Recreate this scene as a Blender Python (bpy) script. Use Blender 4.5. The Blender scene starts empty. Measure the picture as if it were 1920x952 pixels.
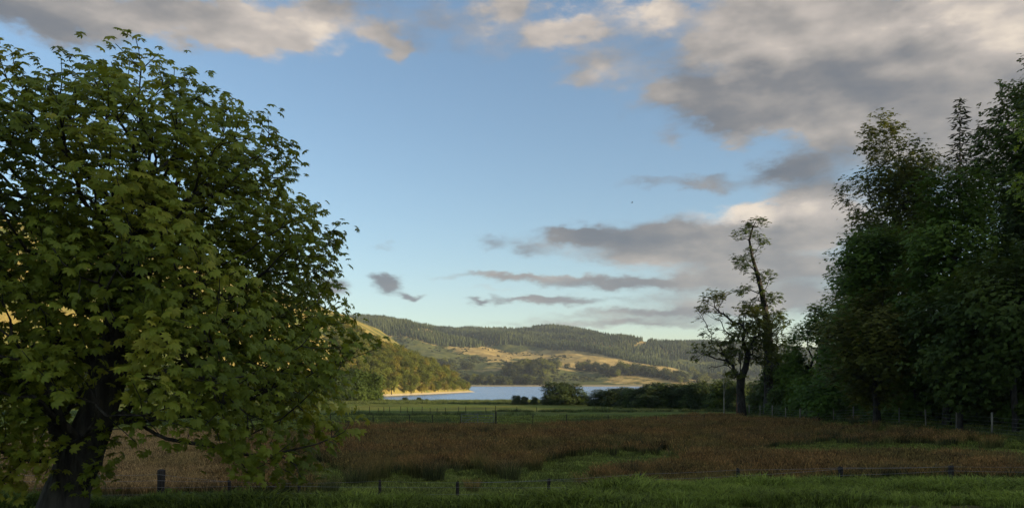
import bpy, math, random
import numpy as np

R = math.radians
rng = np.random.default_rng(11)
random.seed(11)
scene = bpy.context.scene
COL = scene.collection

# ------------------------------------------------------------------ camera
F = 1500.0            # focal length in photo pixels (1920 wide)
HOR = 714.0           # eye level row of the photograph
cam_d = bpy.data.cameras.new("camera")
cam = bpy.data.objects.new("camera", cam_d)
COL.objects.link(cam)
cam.location = (0, 0, 0)
cam.rotation_euler = (R(90), 0, 0)
cam_d.sensor_width = 36.0
cam_d.lens = 36.0 * F / 1920.0
cam_d.shift_y = (HOR - 476.0) / 1920.0
cam_d.clip_start = 0.2
cam_d.clip_end = 30000
scene.camera = cam

# ------------------------------------------------------------------ light
SUN_EL = 10.0
SUN_AZ = 112.0        # clockwise from the view direction (+Y)
SKY_STRENGTH = 0.105
sd = (math.sin(R(SUN_AZ)) * math.cos(R(SUN_EL)), math.cos(R(SUN_AZ)) * math.cos(R(SUN_EL)), math.sin(R(SUN_EL)))
sl = bpy.data.lights.new("sun", 'SUN')
sl.energy = 5.0
sl.angle = R(0.6)
sl.color = (1.0, 0.80, 0.55)
so = bpy.data.objects.new("sun", sl)
COL.objects.link(so)
from mathutils import Vector
so.rotation_euler = Vector(sd).to_track_quat('Z', 'Y').to_euler()
so.location = (300, -120, 200)

scene.view_settings.view_transform = 'Standard'
scene.view_settings.look = 'None'
scene.view_settings.exposure = 1.02
scene.view_settings.gamma = 1.0
scene.view_settings.use_curve_mapping = False
scene.render.engine = 'CYCLES'
cy = scene.cycles
cy.use_denoising = True
cy.max_bounces = 6
cy.diffuse_bounces = 3
cy.glossy_bounces = 2
cy.transmission_bounces = 3
cy.volume_bounces = 0
cy.transparent_max_bounces = 4


class NT:
    """small helper for building node trees"""
    def __init__(s, tree):
        s.t = tree
        s.n = tree.nodes
        s.l = tree.links

    def node(s, typ, **kw):
        n = s.n.new(typ)
        for k, v in kw.items():
            setattr(n, k, v)
        return n

    def put(s, sock, v):
        if isinstance(v, bpy.types.NodeSocket):
            s.l.new(v, sock)
        elif v is not None:
            sock.default_value = v

    def m(s, op, a, b=None, c=None, clamp=False):
        n = s.node('ShaderNodeMath', operation=op, use_clamp=clamp)
        for i, v in enumerate((a, b, c)):
            s.put(n.inputs[i], v)
        return n.outputs[0]

    def v(s, op, a, b=None, c=None):
        n = s.node('ShaderNodeVectorMath', operation=op)
        for i, v in enumerate((a, b, c)):
            s.put(n.inputs[i], v)
        return n.outputs['Value'] if op in ('DOT_PRODUCT', 'LENGTH') else n.outputs[0]

    def mix(s, f, a, b):
        n = s.node('ShaderNodeMix', data_type='RGBA')
        s.put(n.inputs[0], f)
        s.put(n.inputs[6], a)
        s.put(n.inputs[7], b)
        return n.outputs[2]

    def noise(s, vec, scale, detail=4.0, rough=0.55, dist=0.0, out='Fac'):
        n = s.node('ShaderNodeTexNoise')
        if vec is not None:
            s.l.new(vec, n.inputs['Vector'])
        n.inputs['Scale'].default_value = scale
        n.inputs['Detail'].default_value = detail
        n.inputs['Roughness'].default_value = rough
        n.inputs['Distortion'].default_value = dist
        return n.outputs[out]

    def step(s, x, lo, hi, a=0.0, b=1.0):
        n = s.node('ShaderNodeMapRange', interpolation_type='SMOOTHSTEP')
        s.put(n.inputs[0], x)
        for i, v in enumerate((lo, hi, a, b)):
            s.put(n.inputs[1 + i], v)
        return n.outputs[0]

    def comb(s, x, y, z):
        n = s.node('ShaderNodeCombineXYZ')
        for i, v in enumerate((x, y, z)):
            s.put(n.inputs[i], v)
        return n.outputs[0]


def rgb(r, g, b):
    return (r, g, b, 1.0)


# ------------------------------------------------------------------ sky with clouds
world = bpy.data.worlds.new("World")
scene.world = world
world.use_nodes = True
W = NT(world.node_tree)
for n in list(W.n):
    W.n.remove(n)
w_out = W.node('ShaderNodeOutputWorld')
w_bg = W.node('ShaderNodeBackground')
W.l.new(w_bg.outputs[0], w_out.inputs[0])
w_bg.inputs[1].default_value = SKY_STRENGTH
sky = W.node('ShaderNodeTexSky', sky_type='NISHITA')
sky.sun_disc = False
sky.sun_elevation = R(SUN_EL)
sky.sun_rotation = R(SUN_AZ)
sky.altitude = 50
sky.air_density = 1.0
sky.dust_density = 0.25
sky.ozone_density = 2.2
tc = W.node('ShaderNodeTexCoord')
sep = W.node('ShaderNodeSeparateXYZ')
W.l.new(tc.outputs['Generated'], sep.inputs[0])
dx, dy, dz = sep.outputs
az = W.m('ARCTAN2', dx, dy)
el = W.m('ARCSINE', dz)
ae = W.comb(az, el, 0.0)
# planar cloud-deck coordinates: clouds flatten towards the horizon
den = W.m('ADD', W.m('MAXIMUM', dz, 0.0), 0.07)
deck = W.comb(W.m('DIVIDE', dx, den), W.m('DIVIDE', dy, den), 0.0)
ae_st = W.v('MULTIPLY', ae, (1.0, 2.1, 1.0))
warp = W.noise(ae_st, 9.0, 5.0, 0.62, out='Color')
warp2 = W.noise(ae_st, 34.0, 4.0, 0.6, out='Color')
wk = W.step(el, R(4), R(26), 0.30, 1.0)
wv = W.v('MULTIPLY', W.v('MULTIPLY', W.v('SUBTRACT', warp, (0.5, 0.5, 0.5)), (0.17, 0.095, 0.0)), W.comb(wk, wk, wk))
wv2 = W.v('MULTIPLY', W.v('SUBTRACT', warp2, (0.5, 0.5, 0.5)), (0.035, 0.022, 0.0))
p = W.v('ADD', W.v('ADD', ae, wv), wv2)
# cloud masses by azimuth and elevation: (photo column, row, half-width, half-height, density, brightness)
CLOUDS = [
    (40, 20, 170, 45, .9, .30), (260, 15, 260, 50, .95, .52), (520, 62, 105, 45, 1.0, .86), (400, 40, 130, 40, .8, .6),
    (620, 15, 80, 36, .7, .5), (722, 78, 42, 30, .95, .66), (810, 25, 80, 40, .42, .4), (860, 80, 90, 40, .28, .38), (930, 8, 62, 34, .95, .8),
    (1068, 55, 56, 32, .95, .86), (1005, 70, 100, 50, .26, .45), (1220, 14, 80, 32, .95, .78), (1180, 85, 140, 40, .28, .4), (1300, 100, 56, 28, .55, .64),
    (1230, 165, 55, 24, .7, .52), (1130, 130, 70, 24, .55, .55), (1085, 160, 45, 20, .5, .5),
    (1440, 35, 150, 60, 1.0, .66), (1600, 60, 190, 70, 1.2, .62), (1755, 45, 75, 28, 1.4, 1.0), (1885, 60, 110, 70, 1.9, 1.0),
    (1640, 150, 280, 62, 1.4, .34), (1380, 180, 170, 40, 1.0, .22), (1500, 205, 130, 34, .9, .3), (1820, 140, 150, 60, 1.1, .56),
    (1950, 260, 250, 130, 1.2, .45), (1700, 240, 160, 50, 1.1, .36),
    (1540, 245, 70, 24, .8, .62), (1390, 265, 26, 20, .6, .6), (1262, 260, 30, 18, .45, .5),
    (1500, 318, 85, 26, 1.0, .18), (1545, 362, 90, 22, .9, .45), (1320, 342, 70, 14, .7, .25), (1215, 338, 60, 10, .5, .25),
    (1440, 392, 120, 20, 1.2, 1.0), (1560, 420, 110, 30, 1.1, .72), (1240, 440, 180, 26, 1.2, .16), (1070, 445, 50, 15, .9, .1),
    (1420, 445, 140, 22, 1.1, .30), (1250, 476, 170, 18, .9, .58), (1450, 500, 200, 28, 1.1, .42), (925, 448, 34, 13, .5, .25), (990, 467, 38, 12, .6, .3),
    (960, 520, 150, 8, .8, .52), (1200, 527, 200, 11, .9, .2), (1450, 560, 260, 34, .95, .33), (1010, 562, 120, 8, .95, .15),
    (1220, 585, 220, 9, .6, .3), (1150, 606, 240, 11, .7, .32), (900, 545, 70, 5, .35, .65),
    (725, 530, 30, 17, 1.3, .05), (768, 553, 26, 8, .9, .1), (612, 541, 34, 18, 1.1, .1), (896, 567, 18, 6, .7, .15),
    (725, 460, 40, 6, .4, .3), (620, 442, 30, 6, .35, .3),
]
dens = None
tone = None
for (cx, cy_, hw, hh, wgt, t) in CLOUDS:
    a0 = math.atan2(cx - 960, F)
    e0 = math.atan2((HOR - cy_), math.hypot(F, cx - 960))
    c2 = math.cos(a0)
    sa = hw / F * c2 * c2 * 0.86
    se = hh / F * c2 * 0.86
    q = W.v('MULTIPLY_ADD', p, (1 / sa, 1 / se, 0.0), (-a0 / sa, -e0 / se, 0.0))
    g = W.m('EXPONENT', W.m('MULTIPLY', W.v('DOT_PRODUCT', q, q), -0.75))
    dens = W.m('MULTIPLY', g, wgt) if dens is None else W.m('MULTIPLY_ADD', g, wgt, dens)
    tone = W.m('MULTIPLY', g, wgt * t) if tone is None else W.m('MULTIPLY_ADD', g, wgt * t, tone)
# the broken deck goes on overhead and all round
deck_n = W.noise(deck, 1.15, 6.0, 0.58)
deck_hi = W.step(el, R(27), R(42))
ga = W.m('MULTIPLY', W.step(deck_n, 0.44, 0.66), deck_hi)
back = W.step(W.m('ABSOLUTE', az), R(36), R(60))
low_n = W.noise(ae_st, 5.0, 5.0, 0.58)
gb = W.m('MULTIPLY', W.step(low_n, 0.46, 0.66), W.m('MULTIPLY', back, W.step(el, R(2), R(12))))
gen = W.m('MAXIMUM', ga, gb)
fine = W.noise(ae_st, 26.0, 6.0, 0.62)
finec = W.m('SUBTRACT', fine, 0.5)
d_all = W.m('ADD', dens, W.m('MULTIPLY', gen, 0.9))
tone_n = W.m('DIVIDE', W.m('ADD', tone, W.m('MULTIPLY', gen, 0.9 * 0.68)), W.m('MAXIMUM', d_all, 0.05))
edge_d = W.m('MULTIPLY_ADD', finec, 0.68, d_all)
alpha = W.m('MULTIPLY', W.step(edge_d, 0.16, 0.92), 0.95)
alpha = W.m('MULTIPLY', alpha, W.step(d_all, 0.02, 0.2))
# relief inside the clouds: the side that faces the light is paler
big = W.noise(ae_st, 8.0, 4.0, 0.52)
off = W.v('ADD', ae_st, (0.022, 0.03, 0.0))
big2 = W.noise(off, 8.0, 4.0, 0.52)
relief = W.m('MULTIPLY', W.m('SUBTRACT', big, big2), 1.15)
tn = W.m('ADD', tone_n, W.m('ADD', relief, W.m('MULTIPLY', finec, 0.2)), clamp=True)
ramp = W.node('ShaderNodeValToRGB')
W.l.new(tn, ramp.inputs[0])
cr = ramp.color_ramp
stops = [(0.0, (0.105, 0.125, 0.160)), (0.3, (0.190, 0.190, 0.200)), (0.52, (0.325, 0.30, 0.28)),
         (0.78, (0.52, 0.46, 0.41)), (1.0, (0.82, 0.70, 0.57))]
cr.elements[0].position = stops[0][0]
cr.elements[0].color = rgb(*stops[0][1])
cr.elements[1].position = stops[-1][0]
cr.elements[1].color = rgb(*stops[-1][1])
for po, c in stops[1:-1]:
    e = cr.elements.new(po)
    e.color = rgb(*c)
# clouds near the sun glow, brightened out of view to fill the shaded foreground
near_sun = W.step(W.v('DOT_PRODUCT', tc.outputs['Generated'], sd), 0.22, 1.0, 0.54 / SKY_STRENGTH, 2.8 / SKY_STRENGTH)
ccol = W.v('MULTIPLY', ramp.outputs[0], W.comb(near_sun, near_sun, near_sun))
final = W.mix(alpha, sky.outputs[0], ccol)
W.l.new(final, w_bg.inputs[0])

# ------------------------------------------------------------------ helpers: tags, meshes, noise


def tag(o, label=None, cat=None, group=None, kind=None):
    if label:
        o['label'] = label
    if cat:
        o['category'] = cat
    if group:
        o['group'] = group
    if kind:
        o['kind'] = kind
    return o


def empty(name, loc):
    o = bpy.data.objects.new(name, None)
    o.empty_display_size = 0.3
    o.location = loc
    COL.objects.link(o)
    return o


def mesh_np(name, V, tris=None, quads=None, mat=None, attrs=None, smooth=False):
    """mesh from numpy arrays (triangles and / or quads)"""
    me = bpy.data.meshes.new(name)
    V = np.asarray(V, dtype=np.float32)
    nt = 0 if tris is None else len(tris)
    nq = 0 if quads is None else len(quads)
    me.vertices.add(len(V))
    me.vertices.foreach_set('co', V.ravel())
    loops = []
    if nt:
        loops.append(np.asarray(tris, dtype=np.int32).ravel())
    if nq:
        loops.append(np.asarray(quads, dtype=np.int32).ravel())
    if loops:
        L = np.concatenate(loops)
        me.loops.add(len(L))
        me.loops.foreach_set('vertex_index', L)
        me.polygons.add(nt + nq)
        st = np.concatenate([np.arange(nt) * 3, nt * 3 + np.arange(nq) * 4]).astype(np.int32)
        me.polygons.foreach_set('loop_start', st)
        if smooth:
            me.polygons.foreach_set('use_smooth', np.ones(nt + nq, dtype=bool))
    me.update(calc_edges=True)
    for k, (dom, arr) in (attrs or {}).items():
        a = me.attributes.new(k, 'FLOAT', dom)
        a.data.foreach_set('value', np.asarray(arr, dtype=np.float32))
    if mat:
        me.materials.append(mat)
    return me


def obj(name, me, parent=None, loc=None):
    o = bpy.data.objects.new(name, me)
    COL.objects.link(o)
    if parent is not None:
        o.parent = parent
    if loc is not None:
        o.location = loc
    return o


_lat = rng.random((512, 512))


def vnoise(x, y):
    x = np.asarray(x, float)
    y = np.asarray(y, float)
    xi = np.floor(x).astype(int)
    yi = np.floor(y).astype(int)
    fx = x - xi
    fy = y - yi
    fx = fx * fx * (3 - 2 * fx)
    fy = fy * fy * (3 - 2 * fy)
    g = lambda a, b: _lat[a % 512, b % 512]
    return (g(xi, yi) * (1 - fx) + g(xi + 1, yi) * fx) * (1 - fy) + (g(xi, yi + 1) * (1 - fx) + g(xi + 1, yi + 1) * fx) * fy


def fbm(x, y, s, o=4):
    t = 0
    a = 0.5
    for i in range(o):
        t = t + a * (vnoise(x / s + 17.3 * i, y / s + 9.1 * i) - 0.5) * 2
        s *= 0.5
        a *= 0.5
    return t


def sstep(x, a, b):
    t = np.clip((np.asarray(x, float) - a) / (b - a), 0, 1)
    return t * t * (3 - 2 * t)


def at(px, py, D):
    """the point at ground distance D that a photo column and row look at"""
    return np.array(((px - 960) / F * D, D, (HOR - py) / F * D))


def to_px(x, y, z):
    return 960 + F * x / y, HOR - F * z / y


# ------------------------------------------------------------------ materials


def new_mat(name):
    m = bpy.data.materials.new(name)
    m.use_nodes = True
    T = NT(m.node_tree)
    for n in list(T.n):
        T.n.remove(n)
    out = T.node('ShaderNodeOutputMaterial')
    return m, T, out


def leaf_mat(name, cols, trans=0.35, rough=0.5, spec=0.25):
    """leaves: colour runs over `cols` leaf by leaf and clump by clump"""
    m, T, out = new_mat(name)
    at_ = T.node('ShaderNodeAttribute', attribute_name='rnd')
    r = T.node('ShaderNodeValToRGB')
    T.l.new(at_.outputs['Fac'], r.inputs[0])
    e = r.color_ramp.elements
    e[0].position = 0
    e[0].color = rgb(*cols[0])
    e[1].position = 1
    e[1].color = rgb(*cols[-1])
    for i, c in enumerate(cols[1:-1]):
        k = e.new((i + 1) / (len(cols) - 1))
        k.color = rgb(*c)
    pr = T.node('ShaderNodeBsdfPrincipled')
    T.l.new(r.outputs[0], pr.inputs['Base Color'])
    pr.inputs['Roughness'].default_value = rough
    pr.inputs['Specular IOR Level'].default_value = spec
    tr = T.node('ShaderNodeBsdfTranslucent')
    T.l.new(T.mix(0.5, r.outputs[0], rgb(cols[-1][0] * 1.3, cols[-1][1] * 1.2, cols[-1][2] * .7)), tr.inputs[0])
    mx = T.node('ShaderNodeMixShader')
    mx.inputs[0].default_value = trans
    T.l.new(pr.outputs[0], mx.inputs[1])
    T.l.new(tr.outputs[0], mx.inputs[2])
    T.l.new(mx.outputs[0], out.inputs[0])
    return m


def rough_mat(name, c1, c2, scale, rough=0.85, bump=0.4, bscale=None, stretch=(1, 1, 1), spec=0.15):
    m, T, out = new_mat(name)
    tcn = T.node('ShaderNodeTexCoord')
    vec = T.v('MULTIPLY', tcn.outputs['Object'], stretch)
    nz = T.noise(vec, scale, 6.0, 0.6)
    col = T.mix(T.step(nz, 0.35, 0.65), rgb(*c1), rgb(*c2))
    pr = T.node('ShaderNodeBsdfPrincipled')
    T.l.new(col, pr.inputs['Base Color'])
    pr.inputs['Roughness'].default_value = rough
    pr.inputs['Specular IOR Level'].default_value = spec
    if bump:
        b = T.node('ShaderNodeBump')
        b.inputs['Strength'].default_value = bump
        b.inputs['Distance'].default_value = 0.05
        T.l.new(T.noise(vec, bscale or scale * 2.5, 5.0, 0.6), b.inputs['Height'])
        T.l.new(b.outputs[0], pr.inputs['Normal'])
    T.l.new(pr.outputs[0], out.inputs[0])
    return m


def grad_mat(name, low, high, z0, z1, jitter=0.35, trans=0.25):
    """plant stems whose own colour changes from the foot to the seed heads"""
    m, T, out = new_mat(name)
    a = T.node('ShaderNodeAttribute', attribute_name='hgt')
    rn = T.node('ShaderNodeAttribute', attribute_name='rnd')
    oi = T.node('ShaderNodeObjectInfo')
    h = T.step(T.m('ADD', a.outputs['Fac'], T.m('MULTIPLY', T.m('SUBTRACT', rn.outputs['Fac'], 0.5), jitter)), z0, z1)
    col = T.mix(h, rgb(*low), rgb(*high))
    pn = T.noise(oi.outputs['Location'], 0.22, 3.0, 0.6)
    col = T.mix(T.step(pn, 0.42, 0.66, 0.0, 0.55), col, rgb(low[0] * 1.5, low[1] * 1.4, low[2] * 1.3))
    k = T.m('MULTIPLY_ADD', T.m('POWER', rn.outputs['Fac'], 2.0), 1.7, T.m('MULTIPLY_ADD', oi.outputs['Random'], 0.6, T.step(T.noise(oi.outputs['Location'], 0.5, 2.0, 0.5), .3, .7, .15, .8)))
    hs = T.v('MULTIPLY', col, T.comb(k, k, k))
    d = T.node('ShaderNodeBsdfPrincipled')
    T.l.new(hs, d.inputs['Base Color'])
    d.inputs['Roughness'].default_value = 0.6
    d.inputs['Specular IOR Level'].default_value = 0.15
    tr = T.node('ShaderNodeBsdfTranslucent')
    T.l.new(hs, tr.inputs[0])
    mx = T.node('ShaderNodeMixShader')
    mx.inputs[0].default_value = trans
    T.l.new(d.outputs[0], mx.inputs[1])
    T.l.new(tr.outputs[0], mx.inputs[2])
    T.l.new(mx.outputs[0], out.inputs[0])
    return m


M_bark = rough_mat('bark', (0.030, 0.026, 0.021), (0.085, 0.075, 0.060), 7.0, bump=0.9, stretch=(1, 1, .22))
M_barkdark = rough_mat('dark_bark', (0.018, 0.016, 0.014), (0.05, 0.045, 0.038), 6.0, bump=0.7, stretch=(1, 1, .3))
M_barkpale = rough_mat('pale_bark', (0.16, 0.15, 0.12), (0.30, 0.28, 0.23), 9.0, bump=0.5, stretch=(1, 1, .3))
M_postdark = rough_mat('dark_weathered_wood', (0.018, 0.015, 0.012), (0.050, 0.042, 0.034), 14.0, bump=0.5, stretch=(1, 1, .15))
M_postpale = rough_mat('pale_weathered_wood', (0.13, 0.12, 0.095), (0.25, 0.23, 0.18), 14.0, bump=0.5, stretch=(1, 1, .15))
M_wire = rough_mat('galvanised_wire', (0.20, 0.20, 0.20), (0.30, 0.30, 0.30), 4.0, rough=0.5, bump=0)
M_gate = rough_mat('galvanised_gate', (0.12, 0.13, 0.13), (0.2, 0.2, 0.2), 6.0, rough=0.5, bump=0)

L_chestnut = leaf_mat('chestnut_leaves', [(0.045, 0.072, 0.010), (0.115, 0.158, 0.017), (0.215, 0.260, 0.026), (0.340, 0.325, 0.038)], 0.38, 0.5, 0.22)
L_green = leaf_mat('green_leaves', [(0.034, 0.064, 0.010), (0.080, 0.138, 0.020), (0.125, 0.190, 0.026)], 0.34, .55, .15)
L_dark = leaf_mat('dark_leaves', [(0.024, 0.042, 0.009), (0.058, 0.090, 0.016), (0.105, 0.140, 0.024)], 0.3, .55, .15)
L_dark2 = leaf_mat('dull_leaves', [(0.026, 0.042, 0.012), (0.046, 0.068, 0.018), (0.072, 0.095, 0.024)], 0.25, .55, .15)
L_beech = leaf_mat('beech_leaves', [(0.036, 0.044, 0.010), (0.085, 0.098, 0.017), (0.145, 0.145, 0.026)], 0.3, .55, .15)
L_olive = leaf_mat('olive_leaves', [(0.042, 0.056, 0.011), (0.090, 0.112, 0.019), (0.145, 0.155, 0.028)], 0.34, .55, .15)
L_bright = leaf_mat('bright_leaves', [(0.060, 0.115, 0.020), (0.095, 0.170, 0.028), (0.13, 0.21, 0.032)], 0.35, .55, .15)
L_lime = leaf_mat('lime_leaves', [(0.14, 0.20, 0.02), (0.20, 0.27, 0.03), (0.26, 0.32, 0.035)], 0.4)
L_hill = leaf_mat('hill_leaves', [(0.075, 0.095, 0.018), (0.13, 0.15, 0.026), (0.19, 0.19, 0.034)], 0.25, .7, .05)
L_hill2 = leaf_mat('hill_leaves_gold', [(0.11, 0.11, 0.02), (0.19, 0.17, 0.03), (0.26, 0.21, 0.04)], 0.25, .7, .05)
L_far = leaf_mat('far_leaves', [(0.024, 0.036, 0.012), (0.055, 0.066, 0.020), (0.10, 0.10, 0.03)], 0.2, .7, .05)
L_conifer = leaf_mat('conifer_needles', [(0.014, 0.026, 0.012), (0.024, 0.040, 0.017), (0.040, 0.056, 0.022)], 0.1, .7, .05)

# ------------------------------------------------------------------ terrain
PY = np.array([-400, -60, 0, 9, 14, 30, 60, 100, 160, 222, 238, 262, 330])
PZ = np.array([4.0, -1.2, -1.72, -2.10, -2.18, -4.12, -4.05, -4.20, -4.95, -5.30, -6.0, -7.6, -9.5])


def ground_z(x, y):
    x = np.asarray(x, float)
    y = np.asarray(y, float)
    z = np.interp(y, PY, PZ)
    # the verge: its crest lies farther out on the right
    crest = 15.6 + 2.6 * sstep(x, 0.6, 3.2)
    verge = np.interp(y - crest, [-40, -6, 0, 1.0, 4.5, 9], [-1.75, -2.24, -2.38, -2.62, -3.98, -4.12])
    k = sstep(y, 30, 24)
    z = np.where(y < 30, verge * k + z * (1 - k), z)
    z = np.where(y < 8, np.minimum(z, np.interp(y, [-60, 0, 8], [-1.3, -1.85, -2.24])), z)
    z = z + 0.5 * sstep(x, 5, 14) * sstep(y, 20, 27) * (1 - sstep(y, 34, 48))
    # the field rises to the wood on the right and then into an unseen slope
    z = z + 1.0 * sstep(x, 20, 36) * sstep(y, 25, 45) * (1 - sstep(y, 62, 82))
    shade_hill = 98 * np.exp(-0.5 * ((x - 285) / 110) ** 2 - 0.5 * ((y + 125) / 105) ** 2)  # out-of-view rise added to keep the low sun off the foreground
    z = z + shade_hill * sstep(x, 45, 130)
    z = z + 6 * sstep(x, 42, 120) * (1 - sstep(y, 120, 210))
    # unevenness
    z = z + 0.10 * fbm(x, y, 9.0, 3) * sstep(y, 14, 30) + 0.045 * fbm(x, y, 1.6, 3) * (1 - sstep(y, 40, 60))
    return z


def gz(x, y):
    return float(ground_z(np.array([x]), np.array([y]))[0])


def seg(*parts):
    out = [np.array([parts[0][0]])]
    for a, b, st in parts:
        out.append(np.linspace(a, b, max(2, int(abs(b - a) / st) + 1))[1:])
    return np.concatenate(out)


def grid_mesh(name, xs, ys, zf, mat, extra=None):
    X, Y = np.meshgrid(xs, ys)
    Z = zf(X, Y)
    V = np.stack([X.ravel(), Y.ravel(), Z.ravel()], 1)
    nx, ny = len(xs), len(ys)
    i = np.arange(nx * ny).reshape(ny, nx)
    Q = np.stack([i[:-1, :-1], i[:-1, 1:], i[1:, 1:], i[1:, :-1]], -1).reshape(-1, 4)
    at_ = {k: ('POINT', f(X, Y, Z).ravel()) for k, f in (extra or {}).items()}
    return mesh_np(name, V, quads=Q, mat=mat, smooth=True, attrs=at_)


# rush beds, by where they grow on the ground
def rush_density(x, y):
    px, py = to_px(x, y, ground_z(x, y))
    n = fbm(x, y, 7.0, 3)
    n2 = fbm(x + 50, y - 20, 2.6, 2)
    j = n * 26 + n2 * 10
    jx = j * 2.0
    back = np.interp(px, [0, 600, 1000, 1150, 1260, 1330, 1420, 1600, 1760], [800, 803, 803, 796, 782, 778, 786, 806, 815])
    front = np.interp(px, [560, 620, 660, 1000, 1040, 1290, 1420, 1440, 1700, 1820], [868, 880, 890, 884, 860, 854, 846, 836, 834, 832])
    d1 = sstep(py + j * 0.25, back, back + 6) * (1 - sstep(py + j * .7, front - 14, front + 6)) * (1 - sstep(px + jx, 1770, 1830)) * sstep(px, 560, 600)
    # nearer band on the right
    d2 = sstep(py + j * .4, np.interp(px, [1090, 1280, 1300, 1500, 1900], [884, 868, 846, 858, 858]), np.interp(px, [1090, 1280, 1300, 1500, 1900], [894, 880, 856, 867, 867])) * \
        (1 - sstep(y, 31, 26.5)) * sstep(px + jx, 1090, 1140) * (1 - sstep(px + jx, 1870, 1930))
    # tan bed behind the big tree
    d3 = sstep(py, 812, 824) * (1 - sstep(px + jx * .6, 430, 640)) * (y > 27.2)
    d = np.maximum(np.maximum(d1, d2), d3)
    return np.where((y < 26.5) | (y > 110), 0, d)


def fieldtone(X, Y, Z):
    return np.clip(rush_density(X, np.maximum(Y, 5)), 0, 1)


def dirt(X, Y, Z):
    return np.clip(1 - sstep(Y + 0.5 * fbm(X, Y, 1.4, 3), 14.5, 15.2), 0, 1)


m, T, out = new_mat('meadow_grass')
tcn = T.node('ShaderNodeTexCoord')
pos = tcn.outputs['Object']
n1 = T.noise(pos, 0.12, 5.0, 0.6)
n2 = T.noise(T.v('MULTIPLY', pos, (0.35, 1.0, 1.0)), 0.16, 5.0, 0.62)
n3 = T.noise(pos, 3.0, 5.0, 0.7)
g1 = T.mix(T.step(n3, 0.3, 0.7), rgb(0.070, 0.105, 0.018), rgb(0.145, 0.185, 0.032))
g2 = T.mix(T.step(n3, 0.3, 0.7), rgb(0.105, 0.118, 0.024), rgb(0.20, 0.195, 0.042))
gcol = T.mix(T.step(n1, 0.4, 0.62), g1, g2)
gcol = T.mix(T.m('MULTIPLY', T.step(n2, 0.50, 0.62), 0.7), gcol, rgb(0.034, 0.050, 0.014))
ra = T.node('ShaderNodeAttribute', attribute_name='rush')
gcol = T.mix(T.m('MULTIPLY', ra.outputs['Fac'], 0.9), gcol, rgb(0.045, 0.034, 0.017))
da = T.node('ShaderNodeAttribute', attribute_name='dirt')
gcol = T.mix(T.m('MULTIPLY', da.outputs['Fac'], 0.8), gcol, T.mix(n3, rgb(0.05, 0.035, 0.018), rgb(0.11, 0.08, 0.04)))
pr = T.node('ShaderNodeBsdfPrincipled')
T.l.new(gcol, pr.inputs['Base Color'])
pr.inputs['Roughness'].default_value = 0.9
pr.inputs['Specular IOR Level'].default_value = 0.05
b = T.node('ShaderNodeBump')
b.inputs['Strength'].default_value = 0.9
b.inputs['Distance'].default_value = 0.25
T.l.new(T.noise(pos, 2.2, 6.0, 0.7), b.inputs['Height'])
T.l.new(b.outputs[0], pr.inputs['Normal'])
T.l.new(pr.outputs[0], out.inputs[0])
M_meadow = m

xs = seg((-420, -120, 30), (-120, -42, 4), (-42, 46, 0.6), (46, 110, 3), (110, 620, 16))
ys = seg((-420, -40, 20), (-40, 6, 3), (6, 44, 0.35), (44, 110, 1.0), (110, 270, 2.5), (270, 330, 12))
tag(obj('meadow', grid_mesh('meadow', xs, ys, ground_z, M_meadow, {'rush': fieldtone, 'dirt': dirt})), kind='structure')

# base sheet under everything, out to the horizon
M_far = rough_mat('far_ground', (0.05, 0.06, 0.03), (0.09, 0.09, 0.045), 0.01, bump=0)
gx = np.array([-16000, -4000, 0, 4000, 16000.])
tag(obj('ground', grid_mesh('ground', gx, gx, lambda X, Y: X * 0 - 10.5, M_far)), kind='structure')

# loch
LOCH = -7.0
m, T, out = new_mat('loch_water')
tcn = T.node('ShaderNodeTexCoord')
pos = tcn.outputs['Object']
gl = T.node('ShaderNodeBsdfGlossy')
gl.inputs['Color'].default_value = rgb(.86, .90, .95)
gl.inputs['Roughness'].default_value = .22
df = T.node('ShaderNodeBsdfDiffuse')
df.inputs['Color'].default_value = rgb(0.03, 0.06, 0.09)
mx = T.node('ShaderNodeMixShader')
fr = T.node('ShaderNodeFresnel')
fr.inputs[0].default_value = 1.34
b = T.node('ShaderNodeBump')
b.inputs['Strength'].default_value = 1.0
b.inputs['Distance'].default_value = 0.7
wv_ = T.m('ADD', T.noise(T.v('MULTIPLY', pos, (0.5, 1, 1)), 0.55, 4.0, 0.6), T.m('MULTIPLY', T.noise(T.v('MULTIPLY', pos, (0.15, 1, 1)), 0.05, 3.0, 0.5), 2.0))
T.l.new(wv_, b.inputs['Height'])
T.l.new(b.outputs[0], gl.inputs['Normal'])
T.l.new(fr.outputs[0], mx.inputs[0])
T.l.new(df.outputs[0], mx.inputs[1])
T.l.new(gl.outputs[0], mx.inputs[2])
T.l.new(mx.outputs[0], out.inputs[0])
tag(obj('loch_water', grid_mesh('loch_water', np.array([-2600, -600, 0, 600, 2600.]), np.array([236, 600, 1300, 2400.]), lambda X, Y: X * 0 + LOCH, m)), kind='structure')

# headland on the near left side of the loch
SHx = np.array([-900, -400, -200, -60, -44, -27, -22])
SHy = np.array([240, 270, 320, 372, 430, 500, 520])


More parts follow.
